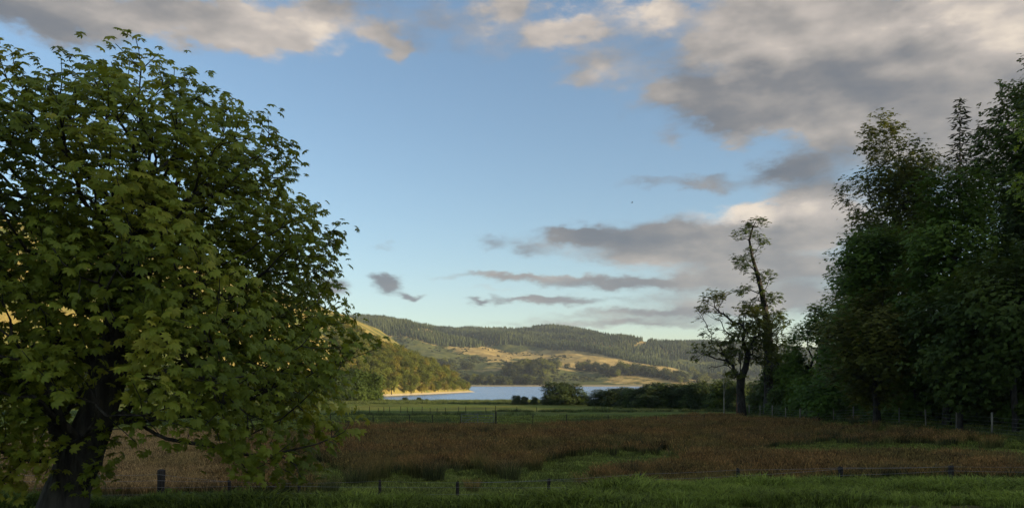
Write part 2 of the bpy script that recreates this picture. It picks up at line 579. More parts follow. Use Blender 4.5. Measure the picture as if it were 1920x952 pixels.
def headland_z(x, y):
    x = np.asarray(x, float)
    y = np.asarray(y, float)
    # distance in from the shore line
    shore = np.interp(x, SHx, SHy)
    sd_ = y - shore
    right = (-24 - 0.36 * np.maximum(y - 512, 0)) - x
    top = np.interp(x, [-900, -420, -300, -220, -165, -130, -105, -80, -60, -44, -30, -20], [170, 130, 104, 84, 64, 50, 36, 22, 12.5, 6.0, 1.6, -1])
    rise = 1 - np.exp(-np.maximum(sd_, 0) / 75.0)
    z = LOCH + (top + 7) * rise * (1 - sstep(y, 800, 1000)) * sstep(right, -3, 7)
    z = z + 0.55 * sstep(sd_, 0, 4) * sstep(right, -3, 4)
    z = z + (2.5 * fbm(x, y, 60, 4)) * sstep(sd_, 10, 70) * sstep(right, 4, 40)
    return np.where((sd_ < 0) | (right < -3), LOCH - 1.5 - np.minimum(np.maximum(-sd_, 0) * .05, 2), z)


m, T, out = new_mat('headland_turf')
tcn = T.node('ShaderNodeTexCoord')
pos = tcn.outputs['Object']
n1 = T.noise(pos, 0.03, 6.0, 0.65)
col = T.mix(T.step(n1, 0.40, 0.6), rgb(0.10, 0.12, 0.03), rgb(0.30, 0.23, 0.065))
zz = T.node('ShaderNodeSeparateXYZ')
T.l.new(pos, zz.inputs[0])
rock = T.mix(T.noise(pos, 0.9, 5.0, 0.7), rgb(0.22, 0.18, 0.10), rgb(0.42, 0.36, 0.24))
col = T.mix(T.step(zz.outputs[2], -6.35, -6.0), rock, col)
pr = T.node('ShaderNodeBsdfPrincipled')
T.l.new(col, pr.inputs['Base Color'])
pr.inputs['Roughness'].default_value = 0.9
pr.inputs['Specular IOR Level'].default_value = 0.05
b = T.node('ShaderNodeBump')
b.inputs['Distance'].default_value = 0.8
T.l.new(T.noise(pos, 0.3, 6.0, 0.7), b.inputs['Height'])
T.l.new(b.outputs[0], pr.inputs['Normal'])
T.l.new(pr.outputs[0], out.inputs[0])
hx = seg((-900, -240, 14), (-240, -14, 2.0))
hy = seg((236, 360, 6), (360, 600, 2.5), (600, 1010, 12))
tag(obj('headland', grid_mesh('headland', hx, hy, headland_z, m)), kind='structure')

# far hills across the loch
RX = [0, 500, 560, 640, 720, 800, 860, 900, 1000, 1100, 1180, 1260, 1300, 1480, 1700, 2000]
RYp = [618, 612, 606, 604, 601, 603, 606, 610, 616, 625, 630, 634, 636, 646, 652, 660]
DR = 2300.0
rX = [(a - 960) / F * DR for a in RX]
rZ = [(HOR - b_) / F * DR - 8 for b_ in RYp]
MX = [0, 640, 700, 760, 830, 900, 960, 1000, 1060, 1120, 1200, 1260, 1330, 1400, 1500, 2000]
MYp = [640, 634, 636, 638, 650, 660, 668, 670, 666, 670, 684, 692, 702, 706, 706, 706]
DM = 1560.0
mX = [(a - 960) / F * DM for a in MX]
mZ = [(HOR - b_) / F * DM for b_ in MYp]


def far_hum(x, y):
    h = fbm(x, y * 1.25, 210, 5) * 15 + fbm(x + 300, y, 70, 3) * 6.0
    # burns have cut gullies down the forested slope
    g_ = np.abs(fbm(x + 0.55 * y, y * 0.30 + 31, 330, 4))
    return h - 46 * np.maximum(1 - g_ / .34, 0) ** 1.4 * sstep(y, 1480, 1800) + 12 * sstep(y, 1480, 1800)


def far_z(x, y):
    x = np.asarray(x, float)
    y = np.asarray(y, float)
    shore = 1050 + 40 * fbm(x, x * 0 + 3, 260, 3)
    zr = np.interp(x * DR / np.maximum(y, 1), rX, rZ)
    zm = np.interp(x * DM / np.maximum(y, 1), mX, mZ)
    t1 = np.clip((y - shore) / (DM - shore), 0, 1)
    t2 = np.clip((y - DM) / (DR - DM), 0, 1)
    z = LOCH + (zm - LOCH) * (0.25 * t1 + 0.75 * t1 ** 1.7)
    z = z + (zr - zm) * (1 - (1 - t2) ** 1.6)
    z = z - np.maximum(y - DR, 0) * 0.16
    hum = far_hum(x, y)
    z = z + hum * sstep(y, shore + 30, shore + 330) * (1 - 0.25 * sstep(y, DR - 400, DR - 100))
    z = z + 15 * np.exp(-((x - 35) / 48) ** 2 - ((y - 1245) / 60) ** 2) + 9 * np.exp(-((x - 185) / 55) ** 2 - ((y - 1225) / 60) ** 2)
    return np.where(y < shore, LOCH - 2, np.maximum(z, LOCH + 0.6))


def hum_attr(X, Y, Z):
    h = fbm(X, Y * 1.25, 210, 5) * 15 + fbm(X + 300, Y, 70, 3) * 6.0
    return np.clip(0.5 + h / 16.0, 0, 1)


m, T, out = new_mat('moor_grass')
tcn = T.node('ShaderNodeTexCoord')
pos = tcn.outputs['Object']
ha = T.node('ShaderNodeAttribute', attribute_name='hum')
n1 = T.noise(pos, 0.010, 6.0, 0.66)
n2 = T.noise(pos, 0.035, 6.0, 0.7)
f = T.m('ADD', T.m('MULTIPLY', ha.outputs['Fac'], 0.7), T.m('ADD', T.m('MULTIPLY', n1, 0.45), T.m('MULTIPLY', n2, 0.62)))
sp = T.node('ShaderNodeSeparateXYZ')
T.l.new(pos, sp.inputs[0])
f = T.m('ADD', f, T.step(sp.outputs[2], 5.0, 60.0, -0.16, 0.06))
gold = T.mix(T.step(n2, 0.35, 0.65), rgb(0.24, 0.175, 0.058), rgb(0.40, 0.30, 0.11))
green = T.mix(T.step(n2, 0.35, 0.65), rgb(0.050, 0.066, 0.022), rgb(0.13, 0.135, 0.038))
col = T.mix(T.step(f, 0.89, 1.0), green, gold)
col = T.mix(T.step(sp.outputs[2], -6.0, -4.4), rgb(0.34, 0.28, 0.16), col)
pr = T.node('ShaderNodeBsdfPrincipled')
T.l.new(col, pr.inputs['Base Color'])
pr.inputs['Roughness'].default_value = 0.95
pr.inputs['Specular IOR Level'].default_value = 0.03
b = T.node('ShaderNodeBump')
b.inputs['Distance'].default_value = 5.0
b.inputs['Strength'].default_value = 0.8
T.l.new(T.noise(pos, 0.045, 6.0, 0.66), b.inputs['Height'])
T.l.new(b.outputs[0], pr.inputs['Normal'])
T.l.new(pr.outputs[0], out.inputs[0])
fx = seg((-2600, -900, 40), (-900, 1000, 9), (1000, 2600, 40))
fy = seg((960, 1700, 8), (1700, 2420, 14), (2420, 3000, 60))
tag(obj('far_hills', grid_mesh('far_hills', fx, fy, far_z, m, {'hum': hum_attr})), kind='structure')

# ------------------------------------------------------------------ tree growing


def lobes_pts(lobes, spacing, hollow=0.35, seed=0, gap=0.0, gscale=1.2):
    """attraction points spread through ellipsoid lobes (cx,cy,cz,rx,ry,rz), thinned to an even spacing"""
    r = np.random.default_rng(seed)
    P = []
    for (cx, cy_, cz, rx, ry, rz) in lobes:
        vol = 4.19 * rx * ry * rz
        n = int(vol / spacing ** 3 * 1.5) + 6
        d = r.normal(size=(n, 3))
        d /= np.linalg.norm(d, axis=1)[:, None]
        rad = (hollow ** 3 + (1 - hollow ** 3) * r.random(n)) ** (1 / 3)
        P.append(np.array([cx, cy_, cz]) + d * rad[:, None] * np.array([rx, ry, rz]))
    P = np.concatenate(P)
    r.shuffle(P)
    key = np.floor(P / spacing).astype(np.int64)
    h = key[:, 0] * 73856093 ^ key[:, 1] * 19349663 ^ key[:, 2] * 83492791
    _, idx = np.unique(h, return_index=True)
    P = P[idx]
    if gap > 0:
        g_ = vnoise((P[:, 0] + .6 * P[:, 2]) / gscale + seed, (P[:, 1] * .8 + P[:, 2] * .8 - .3 * P[:, 0]) / gscale)
        P = P[g_ > gap]
    return P


def grow(trunk, attr, bf=0.35):
    """connect the points to the trunk line by shortest, balanced paths"""
    nt = len(trunk)
    P = np.concatenate([np.asarray(trunk, float), attr])
    N = len(P)
    par = np.full(N, -1)
    plen = np.zeros(N)
    for i in range(1, nt):
        par[i] = i - 1
        plen[i] = plen[i - 1] + 0.6 * np.linalg.norm(P[i] - P[i - 1])
    best = np.full(N, np.inf)
    bp = np.zeros(N, int)
    for i in range(max(0, nt // 3), nt):
        c = np.linalg.norm(P - P[i], axis=1) + bf * plen[i]
        u = c < best
        best[u] = c[u]
        bp[u] = i
    done = np.zeros(N, bool)
    done[:nt] = True
    best[:nt] = np.inf
    order = list(range(nt))
    for _ in range(N - nt):
        i = int(np.argmin(best))
        par[i] = bp[i]
        plen[i] = plen[bp[i]] + np.linalg.norm(P[i] - P[bp[i]])
        done[i] = True
        best[i] = np.inf
        order.append(i)
        c = np.linalg.norm(P - P[i], axis=1) + bf * plen[i]
        u = (c < best) & ~done
        best[u] = c[u]
        bp[u] = i
    # smooth the limbs
    for _ in range(2):
        ch = np.zeros((N, 3))
        cn = np.zeros(N)
        for i in order[1:]:
            ch[par[i]] += P[i]
            cn[par[i]] += 1
        mv = (cn > 0) & (np.arange(N) >= nt)
        Q = P.copy()
        Q[mv] = 0.5 * P[mv] + 0.25 * P[par[mv]] + 0.25 * ch[mv] / cn[mv][:, None]
        P = Q
    cnt = np.zeros(N)
    for i in reversed(order[1:]):
        if cnt[i] == 0:
            cnt[i] = 1
        cnt[par[i]] += cnt[i]
    cnt = np.maximum(cnt, 1)
    return P, par, cnt


def tubes(P, par, rad, sel, kmin=3):
    """tapered tube for each edge in sel"""
    Vs, Qs = [], []
    base = 0
    for k, lo, hi in ((3, 0, 0.022), (5, 0.022, 0.09), (9, 0.09, 99)):
        idx = [i for i in sel if par[i] >= 0 and lo <= rad[par[i]] < hi]
        if not idx:
            continue
        idx = np.array(idx)
        a = P[par[idx]]
        b_ = P[idx]
        d = b_ - a
        L = np.linalg.norm(d, axis=1)[:, None] + 1e-6
        d = d / L
        ref = np.where(np.abs(d[:, 2:3]) > 0.9, np.array([[1., 0, 0]]), np.array([[0, 0, 1.]]))
        u = np.cross(d, ref)
        u /= np.linalg.norm(u, axis=1)[:, None]
        w = np.cross(d, u)
        ang = np.arange(k) * 2 * math.pi / k
        ra = rad[par[idx]] if k == 9 else np.minimum(rad[par[idx]], rad[idx] * 1.5)
        rb = rad[idx]
        ring = np.cos(ang)[None, :, None] * u[:, None, :] + np.sin(ang)[None, :, None] * w[:, None, :]
        a2 = a - d * (ra[:, None] * 0.35)
        b2 = b_ + d * (rb[:, None] * 0.35)
        A = a2[:, None, :] + ring * ra[:, None, None]
        B = b2[:, None, :] + ring * rb[:, None, None]
        V = np.concatenate([A, B], 1).reshape(-1, 3)
        n = len(idx)
        o = base + np.arange(n)[:, None] * (2 * k)
        j = np.arange(k)[None, :]
        jn = (np.arange(k)[None, :] + 1) % k
        Q = np.stack([o + j, o + jn, o + k + jn, o + k + j], -1).reshape(-1, 4)
        Vs.append(V)
        Qs.append(Q)
        base += len(V)
    return np.concatenate(Vs), np.concatenate(Qs)


def frames(nrm, spin):
    """orthonormal frames: columns x (leaf side), y (leaf length), z (normal)"""
    n = nrm / (np.linalg.norm(nrm, axis=1)[:, None] + 1e-9)
    ref = np.stack([np.cos(spin), np.sin(spin), 0 * spin], 1)
    y = ref - n * np.sum(ref * n, 1)[:, None]
    y /= np.linalg.norm(y, axis=1)[:, None] + 1e-9
    x = np.cross(y, n)
    return np.stack([x, y, n], 2)


def leaf_mesh(name, tv, tt, pos, fr, scl, rnd, mat):
    """copies of one leaf template merged into one crown mesh"""
    n = len(pos)
    V = np.einsum('nij,kj->nki', fr, tv) * scl[:, None, None] + pos[:, None, :]
    k = len(tv)
    Tt = (np.arange(n)[:, None, None] * k + tt[None]).reshape(-1, 3)
    return mesh_np(name, V.reshape(-1, 3), tris=Tt, mat=mat, attrs={'rnd': ('FACE', np.repeat(rnd, len(tt)))})


def t_palmate(nl=7):
    V, Tt = [], []
    for i in range(nl):
        f = (i - (nl - 1) / 2) / ((nl - 1) / 2)
        a = f * R(118)
        L = 1.0 - 0.40 * abs(f) ** 1.5
        d = np.array([math.sin(a), math.cos(a)])
        s = np.array([d[1], -d[0]])
        w = 0.19 * L + .03
        b0 = len(V)
        V += [(d[0] * .02, d[1] * .02, 0),
              (d[0] * L * .62 + s[0] * w, d[1] * L * .62 + s[1] * w, -.10 - .06),
              (d[0] * L * .60, d[1] * L * .60, -.05),
              (d[0] * L * .62 - s[0] * w, d[1] * L * .62 - s[1] * w, -.10 - .06),
              (d[0] * L, d[1] * L, -.36)]
        Tt += [(b0, b0 + 1, b0 + 2), (b0, b0 + 2, b0 + 3), (b0 + 1, b0 + 4, b0 + 2), (b0 + 2, b0 + 4, b0 + 3)]
    return np.array(V), np.array(Tt)


def t_kite():
    return np.array([(0, 0, 0), (.36, .5, -.10), (0, 1, -.12), (-.36, .5, -.10)]), np.array([(0, 1, 2), (0, 2, 3)])


def t_spray():
    """a twig end: five small leaves"""
    V, Tt = [], []
    for a, o, L in ((0, .45, .55), (50, .25, .5), (-50, .25, .5), (95, .05, .45), (-95, .05, .45)):
        a = R(a)
        d = np.array([math.sin(a), math.cos(a)])
        s = np.array([d[1], -d[0]])
        b0 = len(V)
        c = np.array([0, o])
        for (l, w, z) in ((0, 0, 0), (.5, .22, -.06), (1, 0, -.16), (.5, -.22, -.06)):
            q = c + d * l * L + s * w * L * 1.7
            V.append((q[0], q[1], z))
        Tt += [(b0, b0 + 1, b0 + 2), (b0, b0 + 2, b0 + 3)]
    return np.array(V), np.array(Tt)


PALM = t_palmate()
KITE = t_kite()
SPRAY = t_spray()
SPRAY3 = (SPRAY[0][:12], SPRAY[1][:6])


def tree(name, trunk, attr, r_base, leafm, barkm, label=None, cat='tree', group=None, bf=0.35, nleaf=6, lsize=0.2, lspread=0.25,
         template=KITE, maxcnt=2, flat=0.8, tipr=0.006, seed=0, leaf_keep=None, clump=1.6, bright=0.0, total=None):
    """one tree: an Empty at its base, a trunk mesh with its limbs, a crown mesh of leaves"""
    r = np.random.default_rng(seed + 100)
    base = np.array(trunk[0], float)
    P, par, cnt = grow(trunk, attr, bf)
    nt = len(trunk)
    rad = tipr * cnt ** 0.46
    rad = rad * np.where(rad > 0.02, 1, 1)
    k = r_base / rad[0]
    # thicken gradually towards the base so that the trunk has the right girth
    rad = rad * k ** (np.clip(np.log(cnt) / np.log(cnt[0]), 0, 1) ** 1.1)
    P = P - base
    # root flare
    rad[0] *= 1.35
    V, Q = tubes(P, par, rad, range(1, len(P)))
    root = empty(name, base)
    tag(root, label, cat, group)
    tm = mesh_np('trunk', V, quads=Q, mat=barkm, smooth=True)
    obj('trunk', tm, root)
    tips = np.where((cnt <= maxcnt) & (np.arange(len(P)) >= nt))[0]
    if leaf_keep is not None:
        tips = tips[leaf_keep(P[tips] + base, r)]
    if len(tips) == 0:
        return root
    c = np.repeat(tips, nleaf) if total is None else tips[r.integers(0, len(tips), int(total))]
    n = len(c)
    off_ = r.normal(size=(n, 3)) * lspread * np.array([1, 1, .7])
    pos = P[c] + off_
    ctr = P[nt:].mean(0)
    outw = P[c] - ctr
    outw /= np.linalg.norm(outw, axis=1)[:, None] + 1e-6
    nr = outw * 0.45 + np.array([0, 0, flat]) + r.normal(size=(n, 3)) * 0.35
    spin = np.arctan2(off_[:, 1] + outw[:, 1] * .2, off_[:, 0] + outw[:, 0] * .2) + r.normal(size=n) * .5
    cl = vnoise((P[c, 0] + P[c, 1] * .7 + base[0]) / clump + 40, P[c, 2] / clump + seed)
    rnd = np.clip(0.85 * cl + 0.32 * r.random(n) - .05 + bright, 0, 1)
    scl = lsize * (0.7 + 0.6 * r.random(n))
    cm = leaf_mesh('crown', template[0] - np.array([0, .3, 0]), template[1], pos, frames(nr, spin), scl, rnd, leafm)
    obj('crown', cm, root)
    return root


def copy_tree(root, loc, rz, s, label=None, group=None):
    c = root.copy()
    COL.objects.link(c)
    c.location = loc
    c.rotation_euler = (0, 0, rz)
    c.scale = s if hasattr(s, '__len__') else (s, s, s)
    if label:
        c['label'] = label
    if group:
        c['group'] = group
    for ch in root.children:
        d = ch.copy()
        COL.objects.link(d)
        d.parent = c
    return c


def crown_lobes(cx, cy_, cz, rx, ry, rz, n, f=0.42, seed=0):
    """uneven crown: lobes round an ellipsoid"""
    r = np.random.default_rng(seed)
    out_ = [(cx, cy_, cz, rx * .62, ry * .62, rz * .66)]
    for i in range(n):
        d = r.normal(size=3)
        d /= np.linalg.norm(d)
        k = f * (0.7 + .6 * r.random())
        q = 1 - k * .8
        out_.append((cx + d[0] * rx * q, cy_ + d[1] * ry * q, cz + d[2] * rz * q, rx * k, ry * k, rz * k * .8))
    return out_


def trunk_line(x, y, z, top, lean=(0, 0), n=7, wob=0.15, seed=0):
    r = np.random.default_rng(seed)
    t = np.linspace(0, 1, n)
    w = r.normal(size=(n, 2)) * wob * t[:, None]
    return [(x + lean[0] * a + w[i, 0], y + lean[1] * a + w[i, 1], z + (top - z) * a) for i, a in enumerate(t)]


# ------------------------------------------------------------------ the big tree on the verge
CL = [(340, 205, 78), (335, 160, 40), (232, 235, 85), (225, 185, 34), (105, 250, 95), (150, 200, 35), (5, 200, 85), (10, 140, 35), (445, 270, 80), (545, 290, 48), (575, 262, 30), (590, 285, 18),
      (330, 350, 130), (150, 400, 150), (480, 400, 105), (545, 370, 45), (20, 440, 130), (300, 520, 150), (470, 540, 118), (560, 480, 40), (590, 483, 22),
      (570, 640, 85), (625, 690, 66), (655, 660, 38), (640, 580, 30), (600, 590, 40), (450, 690, 130), (590, 780, 56), (640, 750, 40), (300, 660, 120), (130, 580, 130),
      (380, 780, 75), (520, 820, 62), (600, 830, 34), (20, 690, 100), (35, 820, 60), (255, 770, 50), (470, 870, 40), (300, 810, 26),
      (598, 262, 15), (612, 284, 11), (588, 330, 20), (600, 475, 20), (614, 481, 12), (652, 573, 22), (672, 582, 13), (690, 655, 22), (688, 702, 20), (345, 132, 18), (218, 160, 18), (30, 122, 20), (436, 208, 20), (500, 238, 22), (660, 770, 22), (640, 820, 18), (545, 880, 20),
      (60, 880, 50), (15, 900, 50), (110, 860, 26), (180, 815, 24), (165, 900, 20)]
lob = []
for (px, py, r_) in CL:
    depths = (13.8,) if r_ < 60 else ((12.6, 15.2) if r_ < 100 else (11.9, 14.2, 16.4))
    for D in depths:
        c = at(px, py, 13.8)
        rr = r_ / F * 13.8
        lob.append((c[0], D, c[2], rr, min(rr, 1.4), rr))
for (x, y, z, r_) in ((-10.5, 13.5, 3.2, 1.6), (-11.5, 14.5, 1.0, 1.7), (-10.5, 12.5, .2, 1.4), (-10.8, 15.5, 2.2, 1.4)):
    lob.append((x, y, z, r_, r_, r_))
attr = lobes_pts(lob, 0.33, 0.35, 5, .36, .95)
low = []
for (px, py, r_, D) in ((20, 690, 60, 13.0), (60, 760, 50, 12.8), (15, 830, 50, 12.9), (70, 850, 34, 12.7), (10, 900, 40, 12.9), (175, 870, 22, 12.9), (180, 820, 26, 13.2), (165, 910, 18, 12.9), (560, 860, 40, 13.4), (450, 850, 36, 13.2), (640, 800, 26, 13.6)):
    c = at(px, py, D)
    low.append((c[0], c[1], c[2], r_ / F * D, r_ / F * D, r_ / F * D))
attr = np.concatenate([attr, lobes_pts(low, .26, .2, 6)])
gB = gz(-7.75, 13.9) - 0.12
trk = [(-7.85, 13.9, gB), (-7.72, 13.9, gB + .55), (-7.5, 13.92, gB + 1.15), (-7.25, 13.95, gB + 1.8), (-7.05, 14.0, gB + 2.5), (-6.95, 14.05, gB + 3.3), (-6.8, 14.1, gB + 4.2), (-6.6, 14.1, gB + 5.1)]
print('big tree nodes', len(attr))
attr = attr[(attr[:, 2] > gB + .25)]
tree('broadleaf_tree', trk, attr, 0.36, L_chestnut, M_bark, 'great spreading tree with fingered leaves and thick leaning trunk on the verge', 'tree',
     bf=0.42, nleaf=7, lsize=0.118, lspread=0.16, template=PALM, maxcnt=2, flat=0.75, tipr=0.007, seed=3, clump=1.0)

# ------------------------------------------------------------------ wood on the right
WG = 'trees of the wood behind the fence'


def wood(px, D, top_py, half_px, low_py, leafm, label, name='broadleaf_tree', n=11, sp=1.0, nleaf=11, ls=0.19, seed=0, deep=None, keep=None, bright=0, f=.42, lspread=.45, xoff=0, flat=.8, dens_=105, gap=.34):
    x = (px - 960) / F * D
    g = gz(x, D)
    zt = (HOR - top_py) / F * D
    zl = max((HOR - low_py) / F * D, g + 0.3)
    rx = half_px / F * D
    rz = (zt - zl) / 2
    ry = deep or rx
    lobs = crown_lobes(x + xoff, D, zl + rz, rx, ry, rz, n, f, seed)
    a = lobes_pts(lobs, sp * .85, .3, seed, gap, 2.1)
    a = a[a[:, 2] > g + .3]
    return tree(name, trunk_line(x, D, g - .15, zl + rz * 1.1, (xoff * .4, 0), 8, .25, seed), a, 0.012 * (zt - g) + .04, leafm, M_barkdark, label, 'tree', WG,
                total=math.pi * rx * rz * dens_, lsize=ls * 2.3, lspread=lspread, template=SPRAY3, seed=seed, maxcnt=7, leaf_keep=keep, clump=2.2, bright=bright, flat=flat)


wood(1992, 60, 20, 158, 640, L_dark, 'tallest dense dark tree of the wood, towering behind the open end of the fence', n=20, sp=1.0, nleaf=9, seed=21, f=.34)
wood(1668, 74, 203, 112, 640, L_olive, 'tall airy tree with sky showing through its crown, beside the spruce top', n=20, sp=.95, nleaf=8, seed=22, f=.30, lspread=.42, dens_=80, gap=.24)
wood(1745, 78, 268, 46, 520, L_olive, 'slim tree with olive leaves between the tall airy tree and the spruce', n=7, sp=1.0, nleaf=7, seed=23, lspread=.38, dens_=70)
wood(1645, 65, 415, 92, 700, L_green, 'rounded green tree in front of the tall airy tree', n=12, sp=.95, nleaf=9, seed=24)
wood(1590, 84, 478, 74, 740, L_bright, 'fresh green tree at the outer corner of the wood', n=11, sp=.95, nleaf=9, seed=25)
wood(1520, 92, 560, 58, 770, L_green, 'mid green tree beside the two gaunt field trees', n=10, sp=.9, nleaf=9, seed=26)
wood(1640, 60, 520, 112, 775, L_beech, 'low spreading tree with layered olive brown twigs overhanging the fence', n=16, sp=.75, nleaf=9, seed=27, flat=1.6, f=.36)
wood(1775, 58, 300, 92, 720, L_green, 'broad green tree below the spruce top', n=13, sp=.95, nleaf=9, seed=28)
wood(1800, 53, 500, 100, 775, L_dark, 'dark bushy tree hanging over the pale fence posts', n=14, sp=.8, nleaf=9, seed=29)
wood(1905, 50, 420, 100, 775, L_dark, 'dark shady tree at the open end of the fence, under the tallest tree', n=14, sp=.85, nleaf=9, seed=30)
wood(1535, 76, 690, 44, 785, L_bright, 'small bright green bush tree leaning out behind the fence', n=8, sp=.6, nleaf=10, seed=31)
wood(1465, 104, 655, 48, 782, L_dark, 'low dark tree close behind the gaunt field trees', n=9, sp=.9, nleaf=9, seed=32)
wood(1905, 74, 205, 90, 700, L_green, 'tall green tree standing just behind the spruce and the tallest tree', n=14, sp=1.1, nleaf=8, seed=33)
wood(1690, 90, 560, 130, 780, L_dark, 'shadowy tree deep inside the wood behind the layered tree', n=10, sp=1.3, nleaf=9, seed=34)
# pale leafy boughs of a tree whose trunk stands beyond the frame
x0, D0 = 31.5, 41.0
g0 = gz(x0, D0)
lob = [(26.1, 40.5, 13.0, .9, .9, .8), (26.3, 41, 10.0, .9, .9, .7), (27.2, 41, 12.6, 1.2, 1.2, .9), (30.5, 41, 15, 3.2, 2.5, 2.2), (31, 41, 11, 3.2, 2.5, 2.2), (26.6, 40.6, 9.2, .8, .8, .5)]
tree('broadleaf_tree', trunk_line(x0, D0, g0 - .15, 13, (0, 0), 8, .2, 8), lobes_pts(lob, .6, .3, 9), .22, L_lime, M_barkpale,
     'yellow green tree reaching bright boughs in front of the darkest trees', 'tree', WG, nleaf=6, lsize=.3, lspread=.25, template=SPRAY, seed=9)


def proto(name, h, rx, seed, leafm, n=8, sp=.7, nleaf=8, ls=.35, low=.12, barkm=None, lspread=.3, skirt=0):
    lobs = crown_lobes(0, 0, h * (low + (1 - low) / 2), rx, rx, h * (1 - low) / 2, n, .46, seed)
    for k in range(skirt):
        an = k * 6.283 / skirt
        lobs.append((math.cos(an) * rx * .55, math.sin(an) * rx * .55, h * .2, rx * .5, rx * .5, h * .22))
    a = lobes_pts(lobs, sp, .3, seed)
    a = a[a[:, 2] > .15]
    return tree(name, trunk_line(0, 0, 0, h * .6, (0, 0), 5, .1, seed), a, .022 * h + .02, leafm, barkm or M_barkdark, 'x', 'tree', None, nleaf=nleaf, lsize=ls, lspread=lspread, template=SPRAY, seed=seed, clump=1.6)


def drop(root):
    for ch in list(root.children):
        bpy.data.objects.remove(ch)
    bpy.data.objects.remove(root)


def proto_wood(h, rx, seed, leafm):
    return proto('shrub', h, rx, seed, leafm, sp=.5, nleaf=8, ls=.42, low=.0, skirt=6)


def spruce(name, x, y, h, rad, label, group, seed=0, whorl=0.75, mat=None):
    r = np.random.default_rng(seed)
    g = gz(x, y) - .1
    root = empty(name, (x, y, g))
    tag(root, label, 'tree', group)
    tz = np.linspace(0, h, 9)
    P = np.stack([0 * tz, 0 * tz, tz], 1)
    par = np.arange(9) - 1
    rd = np.linspace(.30, .03, 9)
    BP, BPar, BR = [P], [par], [rd]
    n0 = 9
    pos, nrm, spn, scl = [], [], [], []
    z = h * .12
    while z < h - .3:
        f_ = 1 - z / h
        L = rad * (f_ ** .8) * (0.8 + .4 * r.random())
        nb = 6
        a0 = r.random() * 6.3
        for k in range(nb):
            a = a0 + k * 6.283 / nb + r.normal() * .2
            d = np.array([math.cos(a), math.sin(a), 0])
            l_ = L * (.75 + .5 * r.random())
            pts = np.stack([np.array([0, 0, z]) + d * l_ * t + np.array([0, 0, -.28 * l_ * t + .22 * l_ * t * t]) for t in (0, .5, 1)])
            BP.append(pts)
            BPar.append(np.array([-1, n0, n0 + 1]))
            BR.append(np.array([.05, .03, .01]))
            n0 += 3
            m_ = max(4, int(l_ * 7))
            for t in r.random(m_):
                t = .15 + .85 * t
                p_ = np.array([0, 0, z]) + d * l_ * t + np.array([0, 0, -.28 * l_ * t + .22 * l_ * t * t])
                pos.append(p_ + r.normal(size=3) * .1)
                sd_ = r.choice([-1, 1]) * (.5 + .5 * r.random())
                spn.append(a + sd_ * (1.0 if t < .92 else .2))
                nrm.append(np.array([r.normal() * .3, r.normal() * .3, 1]))
                scl.append(.30 + .30 * r.random())
        z += whorl * (0.7 + .5 * f_)
    V, Q = tubes(np.concatenate(BP), np.concatenate(BPar), np.concatenate(BR), range(len(np.concatenate(BR))))
    obj('trunk', mesh_np('trunk', V, quads=Q, mat=M_barkdark, smooth=True), root)
    tv = np.array([(0, 0, 0), (.22, .55, -.12), (0, 1.25, -.2), (-.22, .55, -.12)])
    obj('crown', leaf_mesh('crown', tv, KITE[1], np.array(pos), frames(np.array(nrm), np.array(spn)), np.array(scl) * 1.2, r.random(len(pos)), mat or L_conifer), root)
    return root


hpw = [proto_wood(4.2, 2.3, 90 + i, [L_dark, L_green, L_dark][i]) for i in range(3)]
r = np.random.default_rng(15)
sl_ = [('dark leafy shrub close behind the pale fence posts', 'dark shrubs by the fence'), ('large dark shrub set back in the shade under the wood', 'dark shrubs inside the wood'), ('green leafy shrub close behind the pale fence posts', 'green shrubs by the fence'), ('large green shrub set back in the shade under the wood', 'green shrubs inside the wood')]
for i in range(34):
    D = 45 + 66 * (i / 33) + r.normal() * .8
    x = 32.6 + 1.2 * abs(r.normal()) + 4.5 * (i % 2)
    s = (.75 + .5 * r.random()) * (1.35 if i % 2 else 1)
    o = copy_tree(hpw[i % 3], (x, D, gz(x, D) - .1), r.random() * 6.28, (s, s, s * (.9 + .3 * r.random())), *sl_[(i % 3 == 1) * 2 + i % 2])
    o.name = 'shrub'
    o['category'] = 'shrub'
for t_ in hpw:
    drop(t_)
D = 84
spruce('spruce_tree', (1800 - 960) / F * D, D, (HOR - 184) / F * D + 4.2, 4.2, 'dark spruce with a pointed top rising between the leafy trees', WG, 41)

# ------------------------------------------------------------------ the two gaunt field trees
D = 95.0
s_ = D / F


def W_(px, py, dd=0.0):
    return ((px - 960) / F * D, D + dd, (HOR - py) / F * D)


gA = gz(*W_(1391, 0)[:2])
trk = [(W_(1391, 0)[0], D, gA - .15), W_(1390, 755), W_(1388, 730), W_(1390, 705), W_(1398, 690), W_(1402, 665)]
lobA = []
for (px, py, rx, rz) in ((1400, 640, 44, 26), (1370, 668, 32, 20), (1420, 610, 34, 26), (1385, 615, 32, 20), (1430, 660, 36, 26), (1405, 585, 26, 14), (1375, 700, 20, 10), (1440, 625, 26, 22)):
    c = W_(px, py)
    lobA.append((c[0], c[1], c[2], rx * s_, 2.0, rz * s_))
lobL = []
for (px, py, rx, rz) in ((1340, 560, 26, 20), (1315, 585, 18, 16), (1350, 590, 20, 14), (1322, 655, 30, 14), (1345, 640, 22, 12), (1305, 672, 14, 9), (1330, 625, 20, 22), (1335, 690, 16, 8)):
    c = W_(px, py)
    lobL.append((c[0], c[1], c[2], rx * s_, 1.2, rz * s_))
aA = np.concatenate([lobes_pts(lobA, .62, .25, 51), lobes_pts(lobL, .55, .25, 52)])


def keepA(p_, r):
    px = 960 + F * p_[:, 0] / p_[:, 1]
    py = HOR - F * p_[:, 2] / p_[:, 1]
    k = np.where(px > 1362, .85, np.where((py < 585) | ((py > 636) & (py < 668)), .6, .1))
    return r.random(len(p_)) < k


